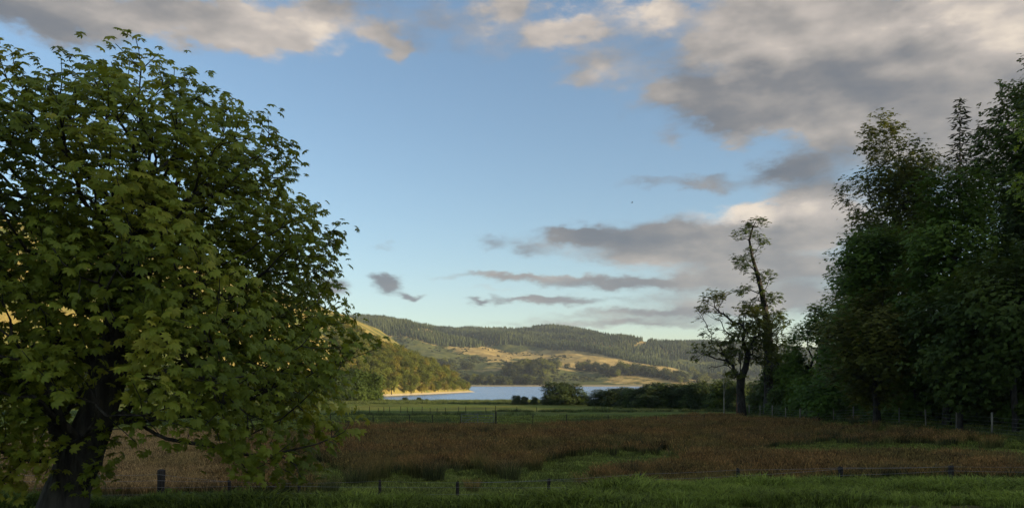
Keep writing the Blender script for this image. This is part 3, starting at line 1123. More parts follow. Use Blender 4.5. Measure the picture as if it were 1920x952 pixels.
tree('broadleaf_tree', trk, aA, .48, L_olive, M_barkdark, 'gaunt field tree with half bare crooked limbs stretching over the hedge', 'tree', 'gaunt field trees beside the wood',
     bf=.25, nleaf=7, lsize=.42, lspread=.26, template=SPRAY, seed=51, tipr=.012, leaf_keep=keepA, clump=2)
D = 101.0
s_ = D / F
gB = gz(*W_(1441, 0)[:2])
trk = [(W_(1441, 0)[0], D, gB - .15), W_(1441, 740), W_(1440, 690), W_(1441, 640), W_(1436, 590), W_(1428, 545), W_(1419, 510), W_(1410, 480), W_(1405, 450), W_(1412, 425)]
lobB = []
for (px, py, rx, rz) in ((1418, 420, 22, 14), (1398, 440, 22, 14), (1428, 450, 12, 12), (1390, 492, 22, 16), (1410, 475, 16, 16), (1430, 520, 24, 16), (1395, 545, 20, 12), (1440, 560, 26, 18), (1415, 575, 28, 18),
                         (1455, 600, 26, 22), (1425, 625, 34, 26), (1460, 650, 26, 24), (1400, 500, 14, 10), (1450, 700, 24, 24)):
    c = W_(px, py)
    lobB.append((c[0], c[1], c[2], rx * s_, 1.5, rz * s_))
tree('broadleaf_tree', trk, lobes_pts(lobB, .62, .2, 53), .55, L_dark, M_barkdark, 'tall thin gaunt tree with leafy tufts along its leaning stem', 'tree', 'gaunt field trees beside the wood',
     bf=.2, nleaf=7, lsize=.42, lspread=.27, template=SPRAY, seed=53, tipr=.012, clump=2, leaf_keep=lambda p_, r: r.random(len(p_)) < .72)
# slender pale stems by the gaunt tree
D = 88.0
for (px, top, lab) in ((1357, 702, 'slender pale dead stem standing apart from the gaunt trunk on the meadow edge'), (1381, 738, 'short reddish leaning stem hard against the gaunt trunk')):
    g = gz((px - 960) / F * D, D)
    c = W_(px, top)
    P = np.array([((px + .8 - 960) / F * D, D, g - .1), ((px + .5 - 960) / F * D, D, (g + c[2]) / 2), c, (c[0] - .25, D, c[2] - .1), (c[0] + .3, D, c[2] - .8)])
    V, Q = tubes(P, np.array([-1, 0, 1, 2, 1]), np.array([.075, .06, .03, .015, .02]), range(1, 5))
    V = V - P[0]
    tag(obj('dead_stem', mesh_np('dead_stem', V, quads=Q, mat=M_barkpale if px < 1370 else rough_mat('red_wood', (.09, .045, .03), (.16, .08, .05), 5), smooth=True), loc=P[0]), lab, 'dead stem')

# ------------------------------------------------------------------ hedge trees by the shore


hp = [proto('shore_tree', 5.5, 2.9, 60 + i, [L_dark2, L_dark2, L_dark][i], sp=.5, nleaf=10, ls=.36, low=.0, skirt=6) for i in range(3)]
HG = 'hedge trees along the loch shore'
r = np.random.default_rng(5)
# (column, top row, half-width px, distance, label)
HT = [(1044, 711, 30, 168, 'bushy dark shore tree standing alone beside the open water', 1),
      (1072, 717, 28, 170, 'bushy dark shore tree growing against the lone shore tree', 0),
      (1130, 728, 32, 160, 'round low shore tree between the open water gap and the long hedge', 0)]
for i, px in enumerate(np.arange(1165, 1372, 17)):
    HT.append((px + r.normal() * 3, np.interp(px, [1165, 1200, 1260, 1320, 1372], [727, 718, 714, 716, 706]) + r.normal() * 3, 27 + 7 * r.random(), np.interp(px, [1165, 1372], [152, 128]) + r.normal() * 4,
               'dark tree in the long hedge between the meadow and the loch', i % 3))
for i, px in enumerate((1385, 1410, 1436, 1462)):
    HT.append((px, 716 - i * 5, 24, 118 + 3 * i, 'dark tree ending the long hedge behind the gaunt trees', i % 3))
for (px, top, hw, D, lab, k) in HT:
    x = (px - 960) / F * D
    g = gz(x, D)
    h = (HOR - top) / F * D - g
    w = hw / F * D
    copy_tree(hp[k], (x, D, g - .1), r.random() * 6.28, (w / 2.9, w / 2.9, h / 5.5), lab, HG)
# small bushes
for (px, top, hw, D, lab, k) in ((968, 738, 9, 172, 'small grey green bush beside the lone shore tree', 1), (982, 741, 9, 171, 'small grey green bush beside the lone shore tree', 0), (1001, 741, 8, 172, 'small grey green bush beside the lone shore tree', 2),
                                 (1097, 738, 16, 168, 'scrubby bush leaning on the lone shore tree', 2),
                                 (760, 743, 6, 206, 'tiny round bush on the shore below the headland', 0), (786, 743, 5, 206, 'tiny round bush on the shore below the headland', 1), (800, 746, 4, 206, 'tiny round bush on the shore below the headland', 2), (732, 748, 6, 205, 'tiny round bush on the shore below the headland', 2)):
    x = (px - 960) / F * D
    g = gz(x, D)
    h = (HOR - top) / F * D - g
    w = hw / F * D
    o = copy_tree(hp[k], (x, D, g - .1), r.random() * 6.28, (w / 2.9, w / 2.9, h / 5.5), lab, 'bushes on the loch shore')
    o.name = 'shore_bush'
    o['category'] = 'bush'
# dark trees between the big tree and the water
for (px, top, hw, D) in ((692, 690, 26, 205), (668, 684, 30, 200), (640, 690, 30, 196), (610, 700, 30, 192), (570, 690, 36, 190), (520, 690, 40, 188), (460, 680, 40, 186), (380, 680, 50, 184), (300, 680, 50, 182), (220, 680, 50, 180), (120, 670, 50, 178), (30, 670, 50, 176)):
    x = (px - 960) / F * D
    g = gz(x, D)
    h = (HOR - top) / F * D - g
    w = hw / F * D
    copy_tree(hp[int(px) % 3], (x, D, g - .1), r.random() * 6.28, (w / 2.9, w / 2.9, h / 5.5), 'dark green tree at the foot of the headland, behind the great tree', 'trees behind the great tree')
for t_ in hp:
    drop(t_)

# ------------------------------------------------------------------ trees on the headland
hd = [proto('headland_tree', 8, 3.6, 70 + i, [L_hill, L_hill2, L_hill, L_olive][i], sp=.95, nleaf=8, ls=.62, low=.05, lspread=.5) for i in range(4)]
pts = []
r = np.random.default_rng(8)
tries = 0
while len(pts) < 295 and tries < 40000:
    tries += 1
    x = -200 + 177 * r.random() ** .6
    y = float(np.interp(x, SHx, SHy)) + 0.8 + 190 * r.random() ** 2.2
    z = float(headland_z(np.array([x]), np.array([y]))[0])
    if z < -6.3:
        continue
    px, py = to_px(x, y, z)
    if px < 628 or px > 884:
        continue
    # open golden turf high on the slope
    if py < np.interp(px, [560, 660, 745, 800, 880], [650, 660, 672, 690, 700]) and r.random() < .78:
        continue
    if any((x - a) ** 2 + (y - b_) ** 2 < 3.9 ** 2 for a, b_, _ in pts):
        continue
    pts.append((x, y, z))
for i, (x, y, z) in enumerate(pts):
    s = .62 + .5 * r.random()
    s *= float(np.interp(x, [-60, -28], [1, .62]))
    kd = int(r.integers(0, 4))
    sdist = y - float(np.interp(x, SHx, SHy))
    lab = ('green', 'golden', 'green', 'olive')[kd] + ' leafy tree ' + ('at the waterline of the sunlit headland' if sdist < 9 else 'in the thick sunlit wood on the headland' if sdist < 70 else 'scattered high on the golden headland slope')
    copy_tree(hd[kd], (x, y, z - .2), r.random() * 6.28, (s, s, s * (.85 + .35 * r.random())), lab, 'headland trees: ' + lab)
for t_ in hd:
    drop(t_)
print('headland trees', len(pts))

# ------------------------------------------------------------------ woods and single trees across the loch
fd = [proto('far_tree', 12, 5.5, 80 + i, [L_far, L_hill, L_far][i], sp=1.7, nleaf=7, ls=1.25, low=.03, lspread=.9) for i in range(3)]
r = np.random.default_rng(9)
# clumps: (column, row of base, half-width px, half-depth m, distance, count, label)
FC = [(1000, 712, 58, 58, 1240, 56, 'tree in the large dark wood on the knoll across the loch'),
      (960, 720, 80, 25, 1100, 26, 'tree of the scrubby wood along the far shore below the knoll'),
      (1185, 712, 58, 55, 1220, 46, 'tree in the rounded wood on the far shore beyond the near end of the hedge'),
      (1100, 708, 38, 30, 1290, 14, 'tree in the narrow belt between the two far woods'),
      (830, 700, 34, 26, 1330, 14, 'tree in the far thicket above the headland tip'),
      (875, 698, 10, 12, 1320, 5, 'tree in the tiny round copse on the far slope'),
      (1275, 716, 60, 40, 1180, 22, 'tree in the far shore wood seen above the hedge'),
      (900, 718, 40, 14, 1120, 10, 'small tree on the far shore just past the headland tip'),
      (1340, 706, 70, 60, 1400, 20, 'tree of the far wood seen behind the gaunt trees')]
for (px, py, hw, hd_, D, n, lab) in FC:
    ok = []
    for _ in range(n * 30):
        if len(ok) >= n:
            break
        a, b_ = r.normal(size=2) * .55
        if a * a + b_ * b_ > 1:
            continue
        y = D + b_ * hd_
        x = (px + a * hw - 960) / F * D
        if any((x - q[0]) ** 2 + (y - q[1]) ** 2 < 5.5 ** 2 for q in ok):
            continue
        z = float(far_z(np.array([x]), np.array([y]))[0])
        if z < LOCH + .5:
            continue
        ok.append((x, y, z))
    for (x, y, z) in ok:
        s = .85 + .6 * r.random()
        copy_tree(fd[int(r.integers(0, 3))], (x, y, z - .3), r.random() * 6.28, (s, s, s * (.8 + .3 * r.random())), lab, 'far woods: ' + lab)
for t_ in fd:
    drop(t_)

# ------------------------------------------------------------------ scatter by geometry nodes (only for stuff)


def scatter(name, pts, rotz, scl, srcs, label=None, cat=None):
    me = mesh_np(name, pts, attrs={'rz': ('POINT', rotz), 'sc': ('POINT', scl), 'pick': ('POINT', rng.integers(0, len(srcs), len(pts)))})
    o = obj(name, me)
    c = bpy.data.collections.new(name + '_source')
    for i, (sm) in enumerate(srcs):
        c.objects.link(bpy.data.objects.new('%s_piece_%d' % (name, i), sm))
    ng = bpy.data.node_groups.new(name, 'GeometryNodeTree')
    ng.interface.new_socket('Geometry', in_out='INPUT', socket_type='NodeSocketGeometry')
    ng.interface.new_socket('Geometry', in_out='OUTPUT', socket_type='NodeSocketGeometry')
    G = NT(ng)
    gi = G.node('NodeGroupInput')
    go = G.node('NodeGroupOutput')
    ci = G.node('GeometryNodeCollectionInfo')
    ci.inputs[0].default_value = c
    ci.inputs['Separate Children'].default_value = True
    ci.inputs['Reset Children'].default_value = True
    ip = G.node('GeometryNodeInstanceOnPoints')
    G.l.new(gi.outputs[0], ip.inputs['Points'])
    G.l.new(ci.outputs[0], ip.inputs['Instance'])
    ip.inputs['Pick Instance'].default_value = True

    def na(k, ty='FLOAT'):
        n = G.node('GeometryNodeInputNamedAttribute', data_type=ty)
        n.inputs[0].default_value = k
        return n.outputs[0]
    f2i = G.node('FunctionNodeFloatToInt')
    G.l.new(na('pick'), f2i.inputs[0])
    G.l.new(f2i.outputs[0], ip.inputs['Instance Index'])
    cx = G.node('ShaderNodeCombineXYZ')
    G.l.new(na('rz'), cx.inputs[2])
    G.l.new(cx.outputs[0], ip.inputs['Rotation'])
    cs = G.node('ShaderNodeCombineXYZ')
    sc_ = na('sc')
    for i in range(3):
        G.l.new(sc_, cs.inputs[i])
    G.l.new(cs.outputs[0], ip.inputs['Scale'])
    G.l.new(ip.outputs[0], go.inputs[0])
    md = o.modifiers.new('scatter', 'NODES')
    md.node_group = ng
    tag(o, label, cat, kind='stuff')
    return o


def blades(name, n, spread, h, hvar, w, lean, mat, seed, curve=.25, head=0.0):
    """a tuft of upright blades or stems; head > 0 puts a loose seed tuft near each tip"""
    r = np.random.default_rng(seed)
    V, Tt, H, RN = [], [], [], []
    for i in range(n):
        a = r.random() * 6.283
        q = spread * math.sqrt(r.random())
        bx, by = q * math.cos(a), q * math.sin(a)
        L = h * (1 - hvar * r.random())
        la = a + r.normal() * .8
        ln = lean * (.3 + q / max(spread, 1e-6)) * (.5 + r.random())
        fa = r.random() * 3.14
        sx, sy = math.cos(fa) * w, math.sin(fa) * w
        mid = np.array([bx + math.cos(la) * ln * L * .4, by + math.sin(la) * ln * L * .4, L * .6])
        tip = np.array([bx + math.cos(la) * ln * L * (1 + curve), by + math.sin(la) * ln * L * (1 + curve), L * (1 - .25 * ln)])
        b0 = len(V)
        rn = r.random()
        V += [(bx - sx, by - sy, -.05), (bx + sx, by + sy, -.05), tuple(mid + [sx * .8, sy * .8, 0]), tuple(mid - [sx * .8, sy * .8, 0]), tuple(tip)]
        H += [0, 0, .6 * L / h, .6 * L / h, L / h]
        Tt += [(b0, b0 + 1, b0 + 2), (b0, b0 + 2, b0 + 3), (b0 + 3, b0 + 2, b0 + 4)]
        RN += [rn] * 3
        if head and r.random() < .8:
            c_ = mid * .3 + tip * .7
            b0 = len(V)
            hw = head * (.6 + .8 * r.random())
            V += [tuple(c_ + [sx / w * hw, sy / w * hw, hw * .3]), tuple(c_ + [0, 0, hw * 2.0]), tuple(c_ + [-sx / w * hw * .5, -sy / w * hw * .5, -hw])]
            H += [1.1, 1.1, 1.1]
            Tt += [(b0, b0 + 1, b0 + 2)]
            RN += [rn]
    return mesh_np(name, np.array(V), tris=np.array(Tt), mat=mat, attrs={'hgt': ('POINT', H), 'rnd': ('FACE', RN)})


M_rush = grad_mat('rush_stems', (0.075, 0.078, 0.022), (0.205, 0.112, 0.036), .30, .85)
M_rushtan = grad_mat('tan_grass_stems', (0.13, 0.10, 0.035), (0.28, 0.18, 0.075), .1, .7)
M_rushdark = grad_mat('dark_rush_stems', (0.050, 0.056, 0.020), (0.145, 0.088, 0.034), .45, .95)
M_grass = grad_mat('verge_grass', (0.072, 0.100, 0.015), (0.155, 0.190, 0.030), .0, .8, trans=.35)
M_field = grad_mat('field_grass', (0.090, 0.115, 0.022), (0.185, 0.205, 0.042), .0, .8, trans=.35)
M_sedge = grad_mat('green_sedge', (0.045, 0.060, 0.018), (0.085, 0.105, 0.030), .0, .9)

rush_src = [blades('rush_a', 56, .32, 1.0, .45, .014, .34, M_rush, 1, head=.035), blades('rush_b', 56, .36, 1.05, .5, .014, .4, M_rush, 2, head=.035), blades('rush_c', 50, .30, .9, .4, .014, .3, M_rushdark, 3, head=.03)]
tan_src = [blades('tan_a', 56, .34, .95, .4, .012, .3, M_rushtan, 4, head=.03), blades('tan_b', 56, .34, .9, .4, .012, .3, M_rushtan, 5, head=.03)]


def on_ground(x, y):
    return np.stack([x, y, ground_z(x, y)], 1)


N = 26000
y = 27 + 80 * rng.random(N) ** 1.25
x = (rng.random(N) * 1.30 - .65) * y
d = rush_density(x, y)
px, py = to_px(x, y, ground_z(x, y))
k = rng.random(N) < d * np.interp(y, [27, 60, 100], [.95, .9, .8])
x, y, px = x[k], y[k], px[k]
istan = px < 420 + 60 * rng.normal(size=len(px))
print('rushes', len(x))
for nm, sel, src in (('rush_bed', ~istan, rush_src), ('tan_grass_bed', istan, tan_src)):
    xs_, ys_ = x[sel], y[sel]
    hs = (0.62 + .30 * rng.random(len(xs_))) * (1 + .25 * fbm(xs_, ys_, 6, 2)) * np.interp(ys_, [27, 45, 80], [.82, .95, 1.0])
    scatter(nm, on_ground(xs_, ys_), rng.random(len(xs_)) * 6.28, hs, src)

# verge grass
vg = [blades('verge_a', 34, .17, .17, .5, .008, .6, M_grass, 11), blades('verge_b', 34, .17, .24, .6, .008, .75, M_grass, 12), blades('verge_c', 30, .15, .13, .5, .008, .8, M_grass, 13)]
N = 34000
y = 13.6 + 8.5 * rng.random(N)
x = (rng.random(N) * 1.36 - .68) * y
k = rng.random(N) > dirt(x, y, None) * .93
x, y = x[k], y[k]
hs = (.65 + .6 * rng.random(len(x)) ** 2) * (1 + .95 * fbm(x, y, 1.9, 3)) * np.interp(y, [13, 15, 21], [.65, 1.0, 1.25])
scatter('verge_grass', on_ground(x, y), rng.random(len(x)) * 6.28, np.maximum(hs, .3), vg)

# field grass between the rushes and out to about ninety metres
fg = [blades('field_a', 36, .30, .20, .5, .014, .6, M_field, 14), blades('field_b', 36, .30, .16, .5, .014, .7, M_field, 15)]
N = 30000
y = 21 + 75 * rng.random(N) ** 1.6
x = (rng.random(N) * 1.34 - .67) * y
k = rng.random(N) > rush_density(x, y) * .9
x, y = x[k], y[k]
hs = (.7 + .6 * rng.random(len(x))) * (1 + .6 * fbm(x, y, 3, 3)) * np.interp(y, [21, 40, 90], [.9, 1, 1.3])
scatter('field_grass', on_ground(x, y), rng.random(len(x)) * 6.28, np.maximum(hs, .3), fg)

# green sedge: patches across the middle field, along its ditches and at the foot of the fences
sg = [blades('sedge_a', 50, .42, .55, .5, .012, .55, M_sedge, 16), blades('sedge_b', 50, .42, .48, .5, .012, .6, M_sedge, 17)]
N = 26000
y = 24 + 190 * rng.random(N)
x = (rng.random(N) * 1.3 - .65) * y
px, py = to_px(x, y, ground_z(x, y))
n_ = fbm(x, y, 12, 3)
den_ = .75 * sstep(py + n_ * 6, 786, 790) * (1 - sstep(py + n_ * 6, 797, 802)) * (px < 1280) * sstep(n_, -.25, .15)
den_ = np.maximum(den_, .7 * (np.abs(py - 777.5 - n_ * 2) < 1.2) * (px < 1000))
den_ = np.maximum(den_, .8 * (np.abs(py - 771 - n_ * 1.5) < 1.1) * (px > 930))
den_ = np.maximum(den_, .9 * sstep(py, 758, 756) * (y < 222))
den_ = np.maximum(den_, .10 * (px > 1100) * (py > 764) * (py < 771))
den_ = np.maximum(den_, .8 * (y < 26.8) * (y > 24) * sstep(n_, -.1, .2))
den_ = np.maximum(den_, .75 * (np.abs(x - 30) < 1.3) * (y > 44) * (y < 98))
den_ = np.maximum(den_, .12 * (y < 60) * sstep(n_, 0.1, .3))
k = rng.random(N) < den_
x, y = x[k], y[k]
scatter('sedge_patches', on_ground(x, y), rng.random(len(x)) * 6.28, (.55 + .5 * rng.random(len(x))) * np.interp(y, [24, 45, 70, 200], [.8, .9, 1.0, 1.5]), sg)

# single rush tussocks standing clear of the beds
tus = [blades('rush_tussock', 240, .40, 1.15, .45, .008, .36, mm, 30 + i, head=.018) for i, mm in enumerate((M_rush, M_rushdark, M_rush))]
TG = 'rush tussocks standing clear of the bed'
for i, (px, py, h_, lab) in enumerate(((690, 905, 1.15, 'dark rush tussock near the wire fence where the green gaps begin'), (668, 912, 1.0, 'dark rush tussock near the wire fence where the green gaps begin'), (712, 898, 1.1, 'dark rush tussock near the wire fence where the green gaps begin'),
                                       (790, 897, 1.1, 'brown topped rush tussock between two green gaps before the bed'), (815, 902, 1.05, 'brown topped rush tussock between two green gaps before the bed'), (770, 890, 1.0, 'brown topped rush tussock between two green gaps before the bed'),
                                       (925, 893, 1.0, 'rounded rush tussock at the corner of the open green'), (955, 903, 1.05, 'rounded rush tussock at the corner of the open green'), (900, 882, 1.0, 'rounded rush tussock at the corner of the open green'),
                                       (1003, 884, .85, 'lone slim rush tussock out on the open green'),
                                       (620, 925, .7, 'low rush tussock beside the white flower heads'), (885, 926, .6, 'low rush tussock next to a thin dark fence post'),
                                       (1120, 905, .75, 'dark rush tussock where the nearer bed begins'), (1180, 902, 1.05, 'tall rush tussock where the nearer bed begins'), (1150, 908, .8, 'dark rush tussock where the nearer bed begins'), (1215, 905, .8, 'dark rush tussock where the nearer bed begins'), (1250, 900, .8, 'dark rush tussock where the nearer bed begins'),
                                       (1850, 842, .95, 'lone rush tussock on the grass near the wood'), (1868, 840, .8, 'lone rush tussock on the grass near the wood'), (1600, 796, .9, 'dark rush tussock in front of the pale fence posts'), (1640, 806, .8, 'dark rush tussock in front of the pale fence posts'))):
    # walk out along the ground until it is seen at that row
    yy = np.linspace(23, 110, 1800)
    xx = (px - 960) / F * yy
    q = np.interp(0, [0], [0])
    rows = to_px(xx, yy, ground_z(xx, yy))[1]
    j = int(np.argmin(np.abs(rows - py) + (yy < 24.5) * 999))
    o = obj('rush_tussock', tus[i % 3], loc=(xx[j], yy[j], float(ground_z(xx[j:j + 1], yy[j:j + 1])[0]) - .02))
    o.rotation_euler = (0, 0, i * 1.7)
    o.scale = (h_ * .9, h_ * .9, h_)
    tag(o, lab, 'rush tussock', TG)

# ------------------------------------------------------------------ conifer plantation on the far hills
def conifer_src(seed):
    r = np.random.default_rng(seed)
    V, Tt, RN = [], [], []
    h = 13.0
    for k in range(5):
        z0 = h * (.02 + .19 * k)
        z1 = z0 + h * .34
        rad = 3.3 * (1 - k / 5.4)
        b0 = len(V)
        ns = 7
        for j in range(ns):
            a = j * 6.283 / ns + r.random() * .6
            rr = rad * (.7 + .5 * r.random())
            V.append((rr * math.cos(a), rr * math.sin(a), z0 - .5 * r.random()))
        V.append((r.normal() * .15, r.normal() * .15, min(z1, h)))
        for j in range(ns):
            Tt.append((b0 + j, b0 + (j + 1) % ns, b0 + ns))
            RN.append(r.random())
    return mesh_np('conifer_%d' % seed, np.array(V), tris=np.array(Tt), mat=M_con, attrs={'rnd': ('FACE', RN)})


m, T, out = new_mat('plantation_needles')
oi = T.node('ShaderNodeObjectInfo')
ar = T.node('ShaderNodeAttribute', attribute_name='rnd')
st_ = T.noise(oi.outputs['Location'], 0.0085, 4.0, 0.62)
k_ = T.m('ADD', T.m('MULTIPLY', T.step(st_, .36, .64), .55), T.m('ADD', T.m('MULTIPLY', oi.outputs['Random'], .3), T.m('MULTIPLY', ar.outputs['Fac'], .15)))
pr = T.node('ShaderNodeBsdfPrincipled')
T.l.new(T.mix(k_, rgb(0.016, 0.028, 0.014), rgb(0.095, 0.110, 0.036)), pr.inputs['Base Color'])
pr.inputs['Roughness'].default_value = .8
pr.inputs['Specular IOR Level'].default_value = .05
T.l.new(pr.outputs[0], out.inputs[0])
M_con = m
csrc = [conifer_src(i) for i in range(4)]
N = 200000
y = 1330 + 1060 * rng.random(N)
x = -760 + 1900 * rng.random(N)
z = far_z(x, y)
px, py = to_px(x, y, z)
n_ = fbm(x, y, 190, 4)
edge = np.interp(px, [500, 640, 700, 760, 800, 850, 900, 960, 1000, 1060, 1120, 1200, 1260, 1330, 1500], [628, 628, 630, 631, 640, 646, 652, 650, 652, 660, 668, 680, 690, 700, 706])
k = (py + n_ * 16 < edge) & (y > 1500 - 200 * (px > 1150))
# a felled strip and rides
k &= ~((np.abs(px - np.interp(py, [636, 652], [1212, 1198]) + n_ * 14) < 7) & (py > 636 + n_ * 8) & (py < 652))
k &= (fbm(x + 900, y, 120, 3) < .42)
k &= (px > 560) & (px < 1560)
x, y, z = x[k], y[k], z[k]
cell = np.floor(x / 5.0).astype(np.int64) * 100003 + np.floor(y / 5.0).astype(np.int64)
_, idx = np.unique(cell, return_index=True)
x, y, z = x[idx], y[idx], z[idx]
print('conifers', len(x))
hs = (.55 + .5 * rng.random(len(x))) * (1 + .6 * fbm(x, y, 150, 3))
scatter('conifer_forest', np.stack([x, y, z - .3], 1), rng.random(len(x)) * 6.28, hs, csrc)
# scrub and bracken on the far slope
bsrc = [blades('x', 1, .1, .1, .1, .1, .1, M_sedge, 1)]
r = np.random.default_rng(4)


def bush_src(seed):
    r = np.random.default_rng(seed)
    n = 60
    d = r.normal(size=(n, 3))
    d /= np.linalg.norm(d, axis=1)[:, None]
    d[:, 2] = np.abs(d[:, 2])
    pos = d * np.array([2.2, 2.2, 2.0]) * (.6 + .4 * r.random(n))[:, None]
    return leaf_mesh('scrub_%d' % seed, SPRAY[0], SPRAY[1], pos, frames(d + r.normal(size=(n, 3)) * .3, r.random(n) * 6.28), np.full(n, 1.3), r.random(n), L_far)


N = 14000
y = 1075 + 620 * rng.random(N)
x = -620 + 1300 * rng.random(N)
z = far_z(x, y)
h_ = hum_attr(x, y, z)
k = (rng.random(N) < .8 * sstep(fbm(x + 77, y, 80, 3) - (h_ - .5), -.02, .3)) & (z > LOCH + 1)
scatter('hill_scrub', np.stack([x[k], y[k], z[k] - .2], 1), rng.random(k.sum()) * 6.28, .6 + .9 * rng.random(k.sum()), [bush_src(1), bush_src(2), bush_src(3)])
print('scrub', k.sum())

# ------------------------------------------------------------------ fences


def post_mesh(h, rad, mat, seed, k=7, top_slant=.02):
    r = np.random.default_rng(seed)
    zs = [-.25, .0, h * .5, h - .015, h]
    V, Q = [], []
    for i, z in enumerate(zs):
        rr = rad * (1.05 if i < 2 else 1.0) * (.72 if i == 4 else 1)
        for j in range(k):
            a = j * 6.283 / k
            q = rr * (1 + .08 * r.normal())
            V.append((q * math.cos(a), q * math.sin(a), z + (top_slant * math.cos(a) if i >= 3 else 0)))
    for i in range(len(zs) - 1):
        for j in range(k):
            Q.append((i * k + j, i * k + (j + 1) % k, (i + 1) * k + (j + 1) % k, (i + 1) * k + j))
    V.append((0, 0, h + .004))
    Tt = [((len(zs) - 1) * k + j, (len(zs) - 1) * k + (j + 1) % k, len(V) - 1) for j in range(k)]
    return mesh_np('post', np.array(V), tris=np.array(Tt), quads=np.array(Q), mat=mat)


def fence(name, posts, label, mat, wires, wire_r, group=None):
    """posts: (x, y, height, radius, tilt); wires: heights above ground"""
    b = np.array([posts[0][0], posts[0][1], gz(posts[0][0], posts[0][1])])
    root = empty(name, b)
    tag(root, label, 'fence', group)
    tops = []
    for i, (x, y, h, rd, tilt) in enumerate(posts):
        g = gz(x, y)
        o = obj('post', post_mesh(h, rd, mat, i), root, (x - b[0], y - b[1], g - b[2]))
        o.rotation_euler = (tilt * .5, tilt, i)
        tops.append((x, y, g))
    for hgt in wires:
        P, par = [], []
        for i, (x, y, g) in enumerate(tops):
            h_ = min(hgt, posts[i][2] - .03)
            if i:
                q = P[-1]
                for t in (.33, .67):
                    par.append(len(P) - 1)
                    P.append(np.array([q[0] * (1 - t) + (x - b[0]) * t, q[1] * (1 - t) + (y - b[1] - posts[i][3]) * t, q[2] * (1 - t) + (g - b[2] + h_) * t - .015]))
            par.append(len(P) - 1)
            P.append(np.array([x - b[0], y - b[1] - posts[i][3], g - b[2] + h_]))
        P = np.array(P)
        V, Q = tubes(P, np.array(par), np.full(len(P), wire_r), range(1, len(P)))
        obj('wire', mesh_np('wire', V, quads=Q, mat=M_wire), root)
    return root


# near wire fence at the foot of the verge
D = 26.6
pp = []
for (px, top, rd) in ((-60, 884, .06), (125, 886, .06), (302, 880, .12), (430, 900, .055), (560, 903, .05), (712, 899, .05), (858, 902, .058), (1028, 897, .06), (1200, 886, .04), (1384, 877, .06), (1577, 874, .08), (1783, 872, .085), (1985, 872, .07)):
    x = (px - 960) / F * D
    h = (HOR - top) / F * D - gz(x, D)
    pp.append((x, D, max(h, .5), rd, (rng.random() - .5) * .06))
print('near posts', [round(a[2], 2) for a in pp])
fence('wire_fence', pp, 'low wire fence with dark posts between the verge and the rushes', M_postdark, (.25, .48, .70, .9), .0045)
# pale fence along the wood
pp = []
for i in range(14):
    D = 46.0 + 4.0 * i
    x = 30.0 - .12 * max(0, i - 5)
    pp.append((x, D, 1.28 + .06 * rng.random() + (.1 if i % 5 == 1 else 0), .052 + .012 * (i % 4 == 1), (rng.random() - .5) * .06))
fence('wire_fence', pp, 'wire fence with tall pale posts along the edge of the wood', M_postpale, (.2, .42, .65, .88, 1.12), .005)
# far row of posts across the middle field
pp = []
for px in (646, 662, 679, 695, 708, 722, 736, 750, 764, 779, 792, 808, 823, 840, 858, 880, 905, 935, 968, 1000):
    D = 108.0 + (px - 640) * .02
    pp.append(((px + 5 * rng.normal() - 960) / F * D, D, .62 + .3 * rng.random(), .04, (rng.random() - .5) * .12))
fence('wire_fence', pp, 'row of small dark posts across the middle of the green field', M_postdark, (.35, .58), .003)
# posts either side of the field gate
pp = []
for px in (620, 700, 768, 811, 863):
    D = 73.5
    pp.append(((px - 960) / F * D, D, .95 + .1 * rng.random(), .036, (rng.random() - .5) * .06))
fence('wire_fence', pp, 'thin wire fence running up to the hinge side of the field gate', M_postdark, (.4, .66, .9), .003)
pp = []
for px in (930, 999, 1062, 1140, 1230, 1320):
    D = 73.5
    pp.append(((px - 960) / F * D, D, .95 + .3 * (px == 930) + .1 * rng.random(), .036 + .035 * (px == 930), (rng.random() - .5) * .06))
fence('wire_fence', pp, 'thin wire fence running on from the latch side of the field gate', M_postdark, (.4, .66, .9), .003)
# field gate
D = 73.5
xa, xb = (865.5 - 960) / F * D, (926 - 960) / F * D
g = gz((xa + xb) / 2, D)
gate = empty('field_gate', (xa, D, g))
tag(gate, 'grey five barred metal gate at the back of the rush bed', 'gate')
Wd = xb - xa


def bar(name, a, b_, rd, mat, parent):
    P = np.array([a, b_], float)
    V, Q = tubes(P, np.array([-1, 0]), np.array([rd, rd]), [1])
    return obj(name, mesh_np(name, V, quads=Q, mat=mat, smooth=True), parent)


for h in (.15, .35, .56, .80, 1.08):
    bar('rail', (0, 0, h), (Wd, 0, h), .024, M_gate, gate)
for a in (0, Wd / 2, Wd):
    bar('stile', (a, .01, .1), (a, .01, 1.12), .026, M_gate, gate)
bar('brace', (0, .03, .15), (Wd / 2, .03, 1.08), .02, M_gate, gate)

# ------------------------------------------------------------------ small things
# fallen branch in the nearer rushes
P = np.array([(0, 0, .0), (.45, .05, .18), (.95, .1, .38), (1.3, .1, .52), (.8, .1, .62), (1.05, .0, .2), (1.5, .0, .30)])
V, Q = tubes(P, np.array([-1, 0, 1, 2, 1, 1, 5]), np.array([.05, .042, .03, .015, .012, .02, .01]), range(1, 7))
bx = (1722 - 960) / F * 29.5
tag(obj('fallen_branch', mesh_np('fallen_branch', V, quads=Q, mat=M_barkpale, smooth=True), loc=(bx, 29.5, gz(bx, 29.5) + .03)), 'grey fallen branch propped among the nearer rushes', 'branch')

